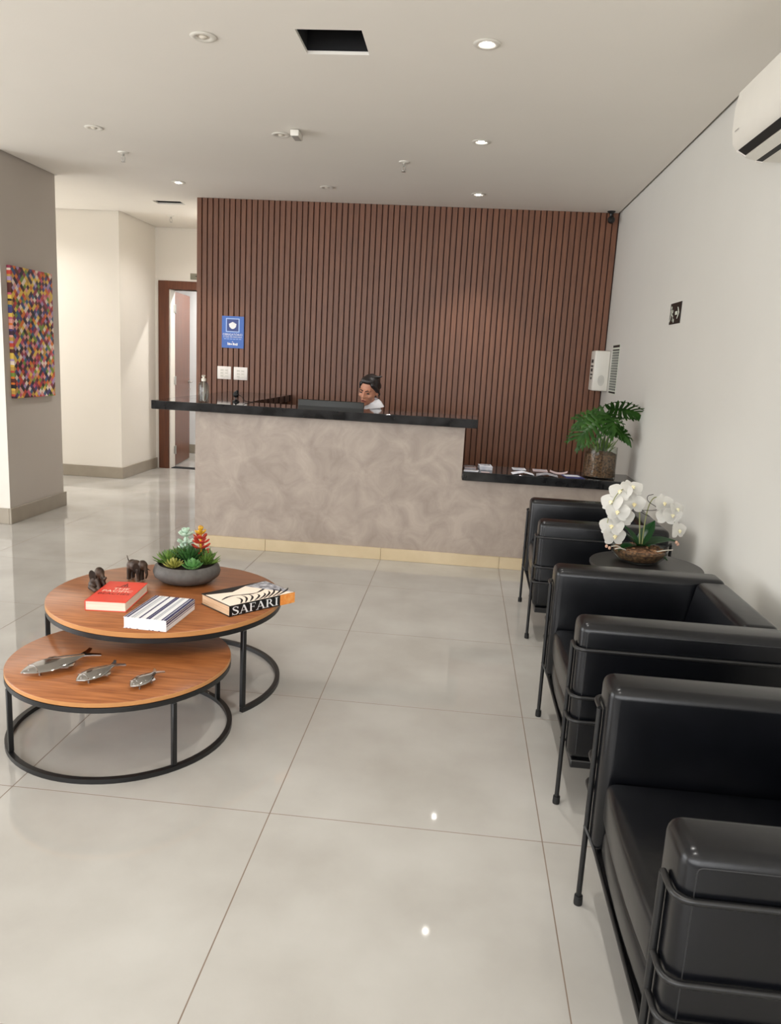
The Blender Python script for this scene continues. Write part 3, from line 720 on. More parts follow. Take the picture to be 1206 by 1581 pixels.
tower(0.052, 0.05, 0.09, 0.245, 'redsucc', 'yellowsucc', (-0.004, 0.0), [(0.02, 5, 0, 0.046, 0.012), (0.20, 5, 6, 0.048, 0.013), (0.38, 5, 8, 0.050, 0.013), (0.54, 5, 12, 0.046, 0.013), (0.68, 5, 18, 0.042, 0.012), (0.82, 5, 26, 0.034, 0.011), (0.93, 4, 50, 0.026, 0.010), (1.0, 3, 75, 0.018, 0.008)])

# --- elephants: fused lumps, one continuous body each
def cap(b, p, q, r1, r2, n=6):
    p, q = Vector(p), Vector(q)
    for i in range(n+1):
        t = i/n; ball(b, p.lerp(q, t), r1+(r2-r1)*t, 10)
def elephant(label, loc, rz, pose, s=1.0):
    t = thing('elephant_figurine', label, 'figurine', loc, rz)
    b = BM()
    if pose == 'stand':           # faces +x, height about 0.11
        ball(b, (0, 0, 0.070), (0.040, 0.028, 0.030), 16); ball(b, (-0.022, 0, 0.070), (0.026, 0.027, 0.030), 14)
        hx, hz = 0.047, 0.080
        for x, y in ((0.024, 0.015), (0.030, -0.015), (-0.030, 0.015), (-0.026, -0.016)): cap(b, (x, y, 0.058), (x*1.12, y, 0.010), 0.013, 0.0105); ball(b, (x*1.12, y, 0.006), (0.012, 0.012, 0.006), 10)
        cap(b, (hx+0.016, 0, hz-0.008), (hx+0.026, 0, 0.040), 0.011, 0.007); cap(b, (hx+0.026, 0, 0.040), (hx+0.020, 0, 0.020), 0.007, 0.005)
        cap(b, (-0.046, 0, 0.088), (-0.056, 0.0, 0.112), 0.004, 0.003)
    else:                         # sitting up on its haunches, trunk tucked
        ball(b, (-0.008, 0, 0.048), (0.032, 0.029, 0.036), 16); ball(b, (-0.016, 0, 0.026), (0.032, 0.032, 0.026), 14)
        hx, hz = 0.014, 0.086
        for y in (0.013, -0.013): cap(b, (0.018, y, 0.054), (0.036, y*1.1, 0.010), 0.011, 0.0095)
        for y in (0.024, -0.024): cap(b, (-0.016, y, 0.018), (0.026, y*1.15, 0.010), 0.014, 0.010)
        cap(b, (hx+0.018, 0, hz-0.006), (hx+0.034, 0, 0.060), 0.011, 0.008); cap(b, (hx+0.034, 0, 0.060), (hx+0.046, 0, 0.072), 0.007, 0.005)
    ball(b, (hx, 0, hz), (0.024, 0.022, 0.025), 14); ball(b, (hx-0.002, 0, hz+0.012), (0.018, 0.017, 0.014), 12)
    b = remeshed(b, 0.0028, 3)
    bmesh.ops.scale(b, vec=(s, s, s), verts=b.verts[:])
    part('body', b, 'bronze', t)
    for sgn in (1, -1):
        e = BM(); n = 12; c = Vector((hx-0.006, sgn*0.022, hz-0.004))
        rim = [(c+Vector((-0.010+0.019*math.cos(2*PI*i/n)-0.004*math.sin(2*PI*i/n), sgn*(0.003+0.005*math.cos(2*PI*i/n+PI)), -0.010+0.027*math.sin(2*PI*i/n)))) for i in range(n)]
        vs = [e.verts.new(p) for p in rim]; m0 = e.verts.new(c+Vector((-0.006, sgn*0.002, -0.006)))
        for i in range(n): e.faces.new((vs[i], vs[(i+1) % n], m0))
        bmesh.ops.solidify(e, geom=e.faces[:], thickness=0.004)
        bmesh.ops.scale(e, vec=(s, s, s), verts=e.verts[:])
        part('ear', e, 'bronze', t)
        k = BM(); cap(k, (hx+0.02, sgn*0.010, hz-0.016), (hx+0.036, sgn*0.012, hz-0.022), 0.0028, 0.0015, 4)
        bmesh.ops.scale(k, vec=(s, s, s), verts=k.verts[:]); part('tusk', k, 'bronze', t)
    return t
elephant('dark bronze elephant figurine standing, next to the succulent bowl', (-1.492, 3.425, TZ), math.radians(-22), 'stand', 0.98)
elephant('dark bronze elephant figurine sitting, at the left edge of the large table', (-1.582, 3.222, TZ), math.radians(-28), 'sit', 1.0)

# --- chrome fish, flat serving pieces on little feet
def fish(label, nose, tail, z, wscale):
    nose, tail = Vector((*nose, 0)), Vector((*tail, 0)); d = tail-nose; L = d.length; rz = math.atan2(d.y, d.x)
    t = thing('fish_ornament', label, 'ornament', (*((nose+tail)/2).xy, z), rz, 'chrome fish on the small coffee table')
    W_ = L*wscale; b = BM(); rings = []
    prof = [(0.0, 0.03), (0.04, 0.30), (0.12, 0.66), (0.25, 0.95), (0.38, 1.0), (0.52, 0.84), (0.65, 0.58), (0.76, 0.32), (0.82, 0.22)]
    for tt, w in prof:
        x = -L/2+L*tt; cz = 0.016+0.012*tt; hw = W_*w; hh = 0.011*w+0.003
        rings.append([b.verts.new((x, hw*math.cos(a), cz+hh*math.sin(a)*(1.0 if math.sin(a) > 0 else 0.45))) for a in [2*PI*k/14 for k in range(14)]])
    for p, q in zip(rings, rings[1:]):
        for k in range(14): b.faces.new((p[k], p[(k+1) % 14], q[(k+1) % 14], q[k]))
    b.faces.new(rings[0][::-1]); b.faces.new(rings[-1])
    part('body', b, 'chrome', t)
    zc = 0.026
    b = BM()
    for s in (1, -1):
        prism(b, [(-L/2+L*0.80, s*W_*0.22), (-L/2+L*0.80, -s*W_*0.05), (-L/2+L*0.90, s*W_*0.06), (L/2, s*W_*0.62), (L/2-L*0.02, s*W_*0.85), (-L/2+L*0.90, s*W_*0.50)], (0, 0, zc-0.002), (1, 0, 0), (0, 1, 0), (0, 0, 0.005))
    part('tail_fin', b, 'chrome', t)
    for s, a in ((1, 0.46), (-1, 0.50)):
        b = BM(); prism(b, [(-L/2+L*(a-0.10), s*W_*0.84), (-L/2+L*a, s*W_*1.18), (-L/2+L*(a+0.07), s*W_*1.14), (-L/2+L*(a+0.16), s*W_*0.58)], (0, 0, 0.018), (1, 0, 0), (0, 1, 0), (0, 0, 0.004))
        part('fin', b, 'chrome', t)
    b = BM(); tube(b, [(-L/2+L*0.15, -W_*0.70, 0.024), (-L/2+L*0.17, -W_*0.2, 0.0305), (-L/2+L*0.17, W_*0.2, 0.0305), (-L/2+L*0.15, W_*0.70, 0.024)], 0.0018, 6); part('gill_line', b, 'chrome', t)
    part('eye', ball(BM(), (-L/2+L*0.085, -W_*0.18, 0.0235), 0.0035, 10), 'chrome', t)
    for x, y in ((-0.30, 0.45), (-0.30, -0.45), (0.12, 0.35), (0.12, -0.35)):
        b = BM(); tube(b, [(x*L, y*W_, 0.0), (x*L, y*W_, 0.020)], 0.004, 8); part('foot', b, 'chrome', t)
    return t
fish('largest of the three chrome fish, at the left of the small table', (-1.528, 2.505), (-1.353, 2.735), 0.3003, 0.20)
fish('middle-sized chrome fish, between the largest and the smallest', (-1.306, 2.482), (-1.217, 2.652), 0.3003, 0.22)
fish('smallest chrome fish, nearest the right side of the small table', (-1.102, 2.476), (-1.050, 2.614), 0.3003, 0.23)

# ================================================================== ON THE COUNTERS
sz = thing('sanitizer_bottle', 'clear pump bottle of hand sanitizer on the left of the granite top', 'bottle', (-1.955, 5.745, 1.1135))
part('bottle', lathe(BM(), [(0, 0), (0.037, 0), (0.040, 0.005), (0.040, 0.125), (0.034, 0.143), (0.014, 0.152), (0.013, 0.160), (0.011, 0.160), (0.011, 0.15), (0.031, 0.139), (0.037, 0.122), (0.037, 0.006), (0, 0.004)], 32), 'gel', sz)
b = lathe(BM(), [(0, 0.156), (0.017, 0.156), (0.018, 0.160), (0.018, 0.176), (0.009, 0.178), (0.008, 0.192), (0.013, 0.193), (0.013, 0.201), (0, 0.203)], 20)
tube(b, rbend([(0, 0, 0.197), (0.0, -0.03, 0.197), (0, -0.036, 0.190)], 0.008), 0.0045, 8)
part('pump', b, 'pump', sz)
b = BM(); tube(b, [(0, 0, 0.008), (0, 0, 0.156)], 0.003, 6); part('dip_tube', b, 'pump', sz)
wc = thing('webcam', 'small black webcam on a stand with a cable on the granite top', 'webcam', (-1.775, 5.98, 1.1135))
part('stand', lathe(BM(), [(0, 0), (0.026, 0), (0.027, 0.006), (0.018, 0.014), (0.006, 0.018), (0.006, 0.04), (0, 0.042)], 20), 'black', wc)
b = BM(); ball(b, (0, 0, 0.058), (0.022, 0.018, 0.026), 16); ball(b, (0.008, 0, 0.078), (0.012, 0.014, 0.014), 12); part('head', b, 'black', wc)
part('lens', lathe(BM(), [(0, 0), (0.009, 0), (0.009, 0.004), (0, 0.005)], 14), 'vent', wc).matrix_local = Matrix.Translation((0, -0.017, 0.06)) @ Matrix.Rotation(PI/2, 4, 'X')
b = BM(); tube(b, curve([(0.012, 0.01, 0.06), (0.04, 0.02, 0.04), (0.065, 0.03, 0.012), (0.10, 0.06, 0.0035), (0.12, 0.075, 0.003)], 20), 0.0025, 6); part('cable', b, 'black', wc)

mo = thing('monitor', 'wide dark computer monitor seen from behind, just above the granite top', 'monitor', (-1.045, 6.14, 0.7505))
b = BM(); box(b, -0.265, 0.265, -0.016, 0.012, 0.09, 0.408, 0.006, 2); box(b, -0.17, 0.17, -0.030, -0.012, 0.14, 0.34, 0.008, 2); part('housing', b, 'monitor', mo)
b = BM(); flat(b, rect(-0.255, 0.255, 0.10, 0.398), (0, 0.0125, 0), (1, 0, 0), (0, 0, 1)); part('screen', b, 'black', mo, False)
b = BM(); box(b, -0.03, 0.03, -0.045, -0.025, 0.006, 0.25, 0.004, 1); box(b, -0.11, 0.11, -0.08, 0.07, 0, 0.012, 0.004, 1); part('stand', b, 'monitor', mo)

# vase with philodendron
vx, vy = 1.045, 5.83
ph = thing('philodendron', 'leafy green philodendron in a glass cylinder of bark on the low counter', 'potted plant', (vx, vy, 0.7305))
part('glass_cylinder', lathe(BM(), [(0, 0), (0.116, 0), (0.118, 0.003), (0.118, 0.225), (0.1165, 0.226), (0.115, 0.225), (0.115, 0.008), (0, 0.006)], 48), 'glass', ph)
b = lathe(BM(), [(0, 0.0065), (0.1135, 0.0085), (0.1135, 0.175), (0.08, 0.19), (0, 0.195)], 48)
part('bark_fill', b, 'bark', ph)
b = BM()
for k in range(26):
    a = random.uniform(0, 2*PI); e = math.radians(random.uniform(35, 80)); r = random.uniform(0.01, 0.08)
    spike(b, (r*math.cos(a), r*math.sin(a), 0.18), (math.cos(a)*math.cos(e), math.sin(a)*math.cos(e), math.sin(e)), random.uniform(.09, .15), 0.007, -0.25, 0.2)
part('grass_tuft', b, 'succ', ph)
def split_leaf(L, W, n, droop):
    """deeply cut leaf along +x: a narrow blade with finger lobes on both sides"""
    b = BM()
    def zof(x): return -droop*L*(x/L)**2
    def strip(p0, p1, w0, wm, w1, sag):
        rows = []
        for i in range(6):
            t = i/5; p = Vector(p0).lerp(Vector(p1), t); d = (Vector(p1)-Vector(p0)).normalized(); s = Vector((-d.y, d.x, 0))
            w = w0+(wm-w0)*min(1, t*2) if t < 0.5 else wm+(w1-wm)*(t-0.5)*2
            z = zof(max(0, p.x))-sag*t*t
            rows.append([b.verts.new((p.x+s.x*w, p.y+s.y*w, z-0.003)), b.verts.new((p.x, p.y, z)), b.verts.new((p.x-s.x*w, p.y-s.y*w, z-0.003))])
        for p, q in zip(rows, rows[1:]):
            b.faces.new((p[0], p[1], q[1], q[0])); b.faces.new((p[1], p[2], q[2], q[1]))
    strip((-0.02*L, 0, 0), (L, 0, 0), 0.012, 0.020, 0.004, 0)
    for s in (1, -1):
        for k in range(n):
            t = 0.02+0.80*k/(n-1); ang = math.radians(118-80*k/(n-1)); ln = W*(0.78+0.35*math.sin(PI*(0.25+0.75*t)))
            x = L*t
            p1 = (x+ln*math.cos(ang), s*ln*math.sin(ang), 0)
            strip((x, 0, 0), p1, 0.012, 0.0155, 0.004, 0.03*ln/W*3*W)
            m = Vector((x, 0, 0)).lerp(Vector(p1), 0.62)
            for da in (34, -34):
                a2 = ang+math.radians(da); strip(m, (m.x+0.30*ln*math.cos(a2), m.y+s*0.30*ln*math.sin(a2), 0), 0.008, 0.008, 0.003, 0.01)
    bmesh.ops.solidify(b, geom=b.faces[:], thickness=0.0012)
    return b
def stemmed(base, tip, az, tilt, L, W, n, droop, roll=0):
    b = BM(); mid = (Vector(base)+Vector(tip))/2+Vector((0, 0, 0.03)); tube(b, curve([base, mid, tip], 14), 0.0045, 8)
    s_ = part('stem', b, 'stem', ph)
    M = Matrix.Translation(tip) @ Matrix.Rotation(math.radians(az), 4, 'Z') @ Matrix.Rotation(math.radians(tilt), 4, 'Y') @ Matrix.Rotation(math.radians(roll), 4, 'X')
    part('leaf', placed(split_leaf(L, W, n, droop), M), 'leaf', ph)
stemmed((-0.02, -0.01, 0.19), (-0.005, -0.03, 0.45), 205, 30, 0.27, 0.125, 9, 0.30, -35)
stemmed((0.01, 0.0, 0.19), (0.03, 0.0, 0.50), 5, -12, 0.20, 0.11, 8, 0.35, -40)
stemmed((0.02, 0.01, 0.19), (0.01, -0.02, 0.475), -60, 30, 0.17, 0.11, 7, 0.3, 0)
stemmed((0.03, 0.0, 0.19), (0.06, -0.02, 0.37), -15, 10, 0.14, 0.075, 7, 0.45, -45)
stemmed((-0.03, 0.02, 0.19), (-0.03, -0.01, 0.42), 190, -5, 0.16, 0.09, 7, 0.3, -50)

# leaflets on the low counter
LZ = 0.7303
def leaflet(label, x0, x1, y0, y1, m, rz=0.0, n=1, curl=0.0, pic=None, th=0.0012):
    cx, cy = (x0+x1)/2, (y0+y1)/2
    t = thing('leaflet', label, 'leaflet', (cx, cy, LZ), rz, 'leaflets on the low granite counter')
    w, d = (x1-x0)/2, (y1-y0)/2
    for k in range(n):
        b = BM(); rows = []
        for i in range(9):
            u = -1+2*i/8; z = k*(th+0.0012)+curl*abs(u)**2 if curl > 0 else k*(th+0.0012)+(-curl)*(1-abs(u))*1.0
            rows.append([b.verts.new((u*w+random.uniform(-.002, .002)*(k > 0), s*d, z+0.0004)) for s in (-1, 1)])
        for p, q in zip(rows, rows[1:]): b.faces.new((p[0], p[1], q[1], q[0]))
        ext = bmesh.ops.extrude_face_region(b, geom=b.faces[:])
        bmesh.ops.translate(b, verts=[v for v in ext['geom'] if isinstance(v, bmesh.types.BMVert)], vec=(0, 0, th))
        part('sheet', b, m if k == n-1 or k % 2 == 0 else 'paperwhite', t, False)
    if pic:
        z = (n-1)*(th+0.0012)+th+0.0009
        if curl == 0:
            b = BM(); flat(b, rect(-w*0.8, w*0.8, -d*0.2, d*0.8), (0, 0, z), (1, 0, 0), (0, 1, 0)); part('print', b, pic, t, False)
    return t
leaflet('pinkish leaflet pile against the tall counter, at the back', 0.045, 0.130, 5.78, 5.90, 'paperpink', 0.05, 6, 0, 'papergrey')
leaflet('white leaflet pile at the front edge beside the tall counter', 0.045, 0.150, 5.645, 5.72, 'paperwhite', -0.04, 3)
leaflet('fanned pile of white and lilac leaflets, second from the tall counter', 0.155, 0.250, 5.79, 5.92, 'paperwhite', 0.1, 9, 0, 'papergrey', 0.002)
leaflet('small pink card at the front edge, second from the tall counter', 0.168, 0.23, 5.645, 5.69, 'paperpink', 0.05, 1)
leaflet('pale leaflet alone at the back edge of the low counter', 0.415, 0.515, 5.92, 6.03, 'paperwhite', 0.03, 2, 0, 'papergrey')
leaflet('lilac leaflet at the back edge, behind the black and white folder', 0.57, 0.68, 5.90, 6.02, 'paperpink', -0.04, 2, 0, 'papergrey')
leaflet('white folded leaflet peaking up at the front edge', 0.395, 0.555, 5.655, 5.765, 'paperwhite', 0.04, 1, -0.016)
leaflet('black and white printed folder with a raised fold at the front edge', 0.575, 0.73, 5.65, 5.77, 'papergrey', -0.08, 1, -0.014)
leaflet('pale leaflet with curled up ends, left of the blue one', 0.69, 0.82, 5.82, 5.92, 'paperpink', -0.15, 1, 0.016)
leaflet('navy blue leaflet at the foot of the glass cylinder', 0.775, 0.912, 5.65, 5.84, 'paperblue', 0.12, 1, 0, 'paperwhite')

# ================================================================== ON THE WALLS
# painting on the pier
m, nt, bs = new_mat('lozenge_painting'); N, Lk = nt.nodes, nt.links
tc = N.new('ShaderNodeTexCoord'); mp = N.new('ShaderNodeMapping'); Lk.new(tc.outputs['Object'], mp.inputs[0])
mp.inputs['Rotation'].default_value = (math.radians(45), 0, 0); mp.inputs['Scale'].default_value = (1, 30, 30)
sn = N.new('ShaderNodeVectorMath'); sn.operation = 'FLOOR'; Lk.new(mp.outputs[0], sn.inputs[0])
fl_x = N.new('ShaderNodeSeparateXYZ'); Lk.new(sn.outputs[0], fl_x.inputs[0]); cmb = N.new('ShaderNodeCombineXYZ'); Lk.new(fl_x.outputs[1], cmb.inputs[1]); Lk.new(fl_x.outputs[2], cmb.inputs[2])
wn = N.new('ShaderNodeTexWhiteNoise'); Lk.new(cmb.outputs[0], wn.inputs['Vector'])
cr = N.new('ShaderNodeValToRGB'); cr.color_ramp.interpolation = 'CONSTANT'; Lk.new(wn.outputs['Value'], cr.inputs[0])
pal = [(60, 34, 54), (224, 120, 40), (232, 196, 84), (150, 52, 78), (238, 222, 206), (72, 62, 118), (204, 92, 120), (120, 148, 60), (90, 40, 34), (226, 160, 150), (52, 96, 130), (198, 156, 74), (34, 30, 40), (200, 70, 52), (176, 150, 190)]
el = cr.color_ramp.elements
for i, c in enumerate(pal):
    e = el[i] if i < 2 else el.new(i/len(pal))
    e.position = i/len(pal); e.color = (*lin(c), 1)
Lk.new(cr.outputs[0], bs.inputs['Base Color']); bs.inputs['Roughness'].default_value = 0.5
MT['painting'] = m
pt = thing('painting', 'canvas of many small multicoloured lozenges hung on the taupe pier', 'painting', (-3.66, 6.345, 1.55))
part('canvas', box(BM(), 0.001, 0.034, -0.315, 0.315, -0.52, 0.525, 0.002, 1), 'painting', pt, False)

# wall-mounted air conditioner
ac = thing('air_conditioner', 'white split air conditioner high on the right wall', 'air conditioner', (XR, 3.285, 2.432))
prof = [(0.0, 0.295), (-0.05, 0.298), (-0.12, 0.296), (-0.185, 0.285), (-0.212, 0.26), (-0.222, 0.20), (-0.222, 0.11), (-0.214, 0.062), (-0.195, 0.036), (-0.15, 0.012), (-0.09, 0.0), (0.0, 0.0)]
prof = [(x, z*1.055) for x, z in prof]
b = prism(BM(), prof, (-0.001, -0.45, 0), (1, 0, 0), (0, 0, 1), (0, 0.895, 0))
bmesh.ops.recalc_face_normals(b, faces=b.faces[:])
bmesh.ops.bevel(b, geom=[e for e in b.edges if abs(e.verts[0].co.y-e.verts[1].co.y) < 1e-4], offset=0.012, segments=3, affect='EDGES')
part('casing', b, 'plastic', ac, ang=35)
def under(x0, z0, x1, z1, ya, yb, off, m, name):
    n = Vector((z0-z1, 0, x1-x0)); n.normalize()
    if n.z > 0: n = -n
    o = Vector((x0, ya, z0))+n*off
    b = prism(BM(), [(0, 0), (1, 0), (1, 1), (0, 1)], o, (x1-x0, 0, z1-z0), (0, yb-ya, 0), -n*0.004)
    return part(name, b, m, ac, False)
under(-0.196, 0.0365, -0.163, 0.0185, -0.44, 0.405, 0.0012, 'vent', 'air_outlet')
under(-0.160, 0.0165, -0.112, 0.004, -0.44, 0.42, 0.004, 'plastic', 'louvre')
under(-0.108, 0.0032, -0.083, 0.0, -0.44, 0.425, 0.0012, 'vent', 'air_outlet')
for (xa, za, xb, zb, yy) in ((-0.198, 0.038, -0.160, 0.017, 0.408), (-0.108, 0.0032, -0.080, 0.0, 0.428)): under(xa, za, xb, zb, yy, yy+0.012, 0.004, 'switch', 'end_clip')
b = BM(); flat(b, rect(0.345, 0.395, 0.105, 0.111), (-0.2236, 0, 0), (0, 1, 0), (0, 0, 1)); part('nameplate', b, 'greyplastic', ac, False)

# running-man exit sign
ex = thing('exit_sign', 'black exit sign with running figure and right arrow on the right wall', 'sign', (XR, 5.185, 1.888))
part('plate', box(BM(), -0.004, -0.0005, -0.128, 0.128, -0.066, 0.066, 0.001, 1), 'exitblack', ex, False)
b = BM(); q = lambda poly: flat(b, poly, (-0.0046, 0, 0), (0, -1, 0), (0, 0, 1))     # seen from the room, left is +y
q([(-0.095+0.011*math.cos(a), 0.038+0.011*math.sin(a)) for a in [2*PI*k/10 for k in range(10)]])
q([(-0.085, 0.028), (-0.068, 0.022), (-0.078, -0.010), (-0.098, -0.006)])
q([(-0.085, 0.026), (-0.06, 0.012), (-0.048, 0.026), (-0.044, 0.02), (-0.06, 0.0), (-0.08, 0.014)])
q([(-0.090, 0.022), (-0.108, 0.012), (-0.112, -0.006), (-0.118, -0.004), (-0.114, 0.018), (-0.094, 0.03)])
q([(-0.092, -0.006), (-0.078, -0.008), (-0.052, -0.022), (-0.056, -0.048), (-0.046, -0.048), (-0.040, -0.016), (-0.076, 0.002)])
q([(-0.098, -0.004), (-0.086, -0.008), (-0.098, -0.034), (-0.118, -0.052), (-0.124, -0.044), (-0.106, -0.028)])
q(rect(0.0, 0.055, -0.011, 0.011)); q([(0.045, 0.036), (0.062, 0.036), (0.098, 0.0), (0.062, -0.036), (0.045, -0.036), (0.075, 0.0)])
q([(-0.03, -0.056), (-0.012, -0.056), (-0.012, -0.034), (-0.03, -0.034)])
part('pictogram', b, 'exitglow', ex, False)

# dispenser box and the striped notice beside it
ds = thing('wall_dispenser', 'white box-shaped dispenser on the right wall near the corner', 'dispenser', (XR, 7.39, 1.505))
part('case', box(BM(), -0.138, -0.001, -0.115, 0.115, -0.18, 0.18, 0.012, 3), 'plastic', ds)
b = BM(); flat(b, [(0.055*math.cos(a)*0.55-0.065, -0.085+0.05*math.sin(a)) for a in [2*PI*k/16 for k in range(16)]], (0, -0.1158, 0), (1, 0, 0), (0, 0, 1)); MT['paleprint'] = mat('pale_grey_print', (206, 203, 194), 0.4); part('emblem', b, 'paleprint', ds, False)
b = BM()
for k, (z, h, w) in enumerate(((0.085, 0.03, 0.055), (0.04, 0.014, 0.07), (0.005, 0.028, 0.05), (-0.035, 0.012, 0.06), (-0.07, 0.02, 0.04))): flat(b, rect(-w, w, z-h/2, z+h/2), (-0.1386, 0, 0), (0, 1, 0), (0, 0, 1))
part('front_print', b, 'ink', ds, False)
nb = thing('wall_notice', 'tall narrow notice with rows of grey text and black bands on the right wall', 'notice', (XR, 7.035, 1.525))
part('sheet', box(BM(), -0.003, -0.0005, -0.16, 0.16, -0.215, 0.215), 'exitglow', nb, False)
b = BM(); b2 = BM()
flat(b, rect(-0.15, 0.15, 0.188, 0.208), (-0.0035, 0, 0), (0, 1, 0), (0, 0, 1)); flat(b, rect(-0.15, 0.15, 0.160, 0.172), (-0.0035, 0, 0), (0, 1, 0), (0, 0, 1)); flat(b, rect(-0.15, 0.15, -0.208, -0.192), (-0.0035, 0, 0), (0, 1, 0), (0, 0, 1))
for k in range(15):
    z = 0.142-k*0.0225; flat(b2, rect(-0.15, 0.15, z-0.0088, z+0.0088), (-0.0035, 0, 0), (0, 1, 0), (0, 0, 1))
part('black_bands', b, 'ink', nb, False); MT['rowgrey'] = mat('grey_row_print', (112, 116, 112), 0.5); part('text_rows', b2, 'rowgrey', nb, False)

# blue mask sign and the two outlets on the slats
YS = YB-0.0245
bsn = thing('mask_sign', 'blue mask-wearing notice fixed on the brown slats', 'sign', (-2.281, YS, 1.684))
part('plate', box(BM(), -0.110, 0.110, -0.005, -0.0003, -0.152, 0.152, 0.001, 1), 'signblue', bsn, False)
def sflat(name, polys, m, off):
    b = BM()
    for p in polys: flat(b, p, (0, -0.005-off, 0), (1, 0, 0), (0, 0, 1))
    return part(name, b, m, bsn, False)
sflat('picture_frame', [rect(-0.070, 0.066, 0.000, 0.132)], 'signpale', 0.0004)
sflat('picture', [rect(-0.060, 0.056, 0.009, 0.123)], 'signdark', 0.0008)
sflat('mask_picture', [[(-0.040, 0.078), (-0.018, 0.090), (-0.002, 0.098), (0.014, 0.090), (0.036, 0.078), (0.030, 0.050), (0.012, 0.034), (-0.002, 0.030), (-0.016, 0.034), (-0.034, 0.050)]], 'white', 0.0012)
def sign_text(s, size, z, sx=1.0, m='white'):
    b = placed(text_bm(s, size), Matrix.Translation((-0.002, -0.0056, z)) @ Matrix.Rotation(PI/2, 4, 'X') @ Matrix.Diagonal((sx, 1, 1, 1))); part('lettering', b, m, bsn, False)
sign_text('OBRIGAT\u00d3RIO', 0.030, -0.024, 0.97); sign_text('O USO DE M\u00c1SCARA', 0.020, -0.047, 0.98)
sflat('small_print', [rect(-0.088+0.03*k, -0.064+0.03*k, -0.068, -0.063) for k in range(6)], 'signpale', 0.0006)
sflat('logo', [[(-0.052, -0.124), (-0.044, -0.124), (-0.044, -0.100), (-0.052, -0.098)], rect(-0.041, -0.026, -0.124, -0.104), rect(-0.023, -0.008, -0.122, -0.108), rect(0.0, 0.016, -0.124, -0.102), rect(0.019, 0.032, -0.124, -0.108), [(0.036, -0.126), (0.048, -0.126), (0.050, -0.104), (0.036, -0.104)], [(-0.010, -0.094), (-0.002, -0.088), (0.006, -0.094)]], 'white', 0.0006)
for lab, x in (('left one of the two white outlet plates on the slats', -2.362), ('right one of the two white outlet plates on the slats', -2.197)):
    ou = thing('outlet_plate', lab, 'outlet', (x, YS, 1.290), 0, 'outlet plates on the slatted wall')
    part('plate', box(BM(), -0.069, 0.069, -0.010, -0.0003, -0.062, 0.062, 0.003, 2), 'switch', ou)
    for zz in (0.024, -0.004, -0.032):
        for xx in (-0.022, 0.022):
            b = box(BM(), xx-0.018, xx+0.018, -0.0115, -0.0095, zz-0.010, zz+0.012, 0.001, 1); md = part('socket_module', b, 'plastic', ou)
            b = BM()
            for dx in (-0.008, 0, 0.008): ball(b, (xx+dx, -0.0117, zz+0.001), (0.0028, 0.0008, 0.0028), 8)
            part('pin_holes', b, 'greyplastic', md)
# plate above the door
dp = thing('door_plate', 'small grey sign plate above the brown door', 'sign', (-3.28, 9.449, 2.362))
part('plate', box(BM(), -0.11, 0.11, -0.006, -0.0005, -0.036, 0.036, 0.001, 1), 'doorsign', dp, False)
b = BM(); flat(b, [(-0.05, 0.004), (-0.03, 0.012), (0.08, 0.010), (0.08, -0.006), (-0.03, -0.004)], (0, -0.0065, 0), (1, 0, 0), (0, 0, 1)); part('print', b, 'ink', dp, False)

# security camera in the corner
kc = thing('security_camera', 'black ball security camera under the ceiling corner', 'camera', (1.205, 7.47, ZC))
part('mount', lathe(BM(), [(0, -0.0005), (0.036, -0.0005), (0.034, -0.008), (0.014, -0.024), (0.010, -0.045), (0, -0.045)], 24), 'black', kc)
part('ball', ball(BM(), (0.004, -0.004, -0.074), 0.033, 24), 'black', kc)
b = lathe(BM(), [(0, 0), (0.014, 0), (0.014, 0.006), (0.010, 0.004), (0, 0.004)], 20)
part('lens', placed(b, Matrix.Translation((-0.008, -0.032, -0.082)) @ Matrix.Rotation(math.radians(110), 4, 'X')), 'vent', kc)

# ================================================================== CEILING FITTINGS
def downlight(label, x, y, lit, z=None):
    t = thing('downlight', label, 'ceiling light', (x, y, ZC if z is None else z), 0, 'round recessed downlights')
    part('trim_ring', lathe(BM(), [(0.058, -0.0004), (0.062, -0.003), (0.058, -0.006), (0.040, -0.008), (0.030, -0.002), (0.030, -0.0004)], 36), 'plastic', t)
    part('reflector', lathe(BM(), [(0.0298, -0.0006), (0.0298, -0.002), (0.0196, -0.0012), (0.0196, -0.0006)], 24), 'diffuser', t)
    part('lamp', lathe(BM(), [(0.0194, -0.0006), (0.0194, -0.004), (0.014, -0.009), (0, -0.011)], 24), 'bulb' if lit else 'diffuser', t)
    if lit:
        l = bpy.data.lights.new('downlight_beam', 'SPOT'); l.energy = DOWNLIGHT_W*(0.8 if y > 7.5 else 1.0)*(4.0 if y > 10 else 1); l.color = DOWNLIGHT_COL; l.spot_size = math.radians(150 if y > 7.5 else 84); l.spot_blend = 0.6; l.shadow_soft_size = 0.03
        o = bpy.data.objects.new('downlight_beam', l); COL.objects.link(o); o.parent = t; o.location = (0, 0, -0.02)
downlight('lit downlight nearest the viewer, in the right-hand row', -0.006, 3.816, True)
downlight('middle lit downlight of the right-hand row', 0.0, 5.38, True)
downlight('farthest lit downlight of the right-hand row, near the slats', 0.006, 6.96, True)
downlight('lit downlight at the far left, before the corridor', -2.59, 6.91, True)
downlight('unlit downlight nearest the viewer, left of the big ceiling hatch', -1.306, 3.80, False)
downlight('unlit downlight at the far left, before the sprinkler', -2.575, 5.325, False)
downlight('unlit downlight right beside the small white sensor box', -1.312, 5.357, False)
downlight('unlit downlight at the far centre, near the top of the slats', -1.28, 6.90, False)
downlight('added lit downlight, unseen behind the end of the slatted wall', -2.80, 8.55, True)  # added out of sight to brighten the corridor side wall
downlight('lit downlight of the right-hand row, just above the frame', -0.006, 2.24, True)
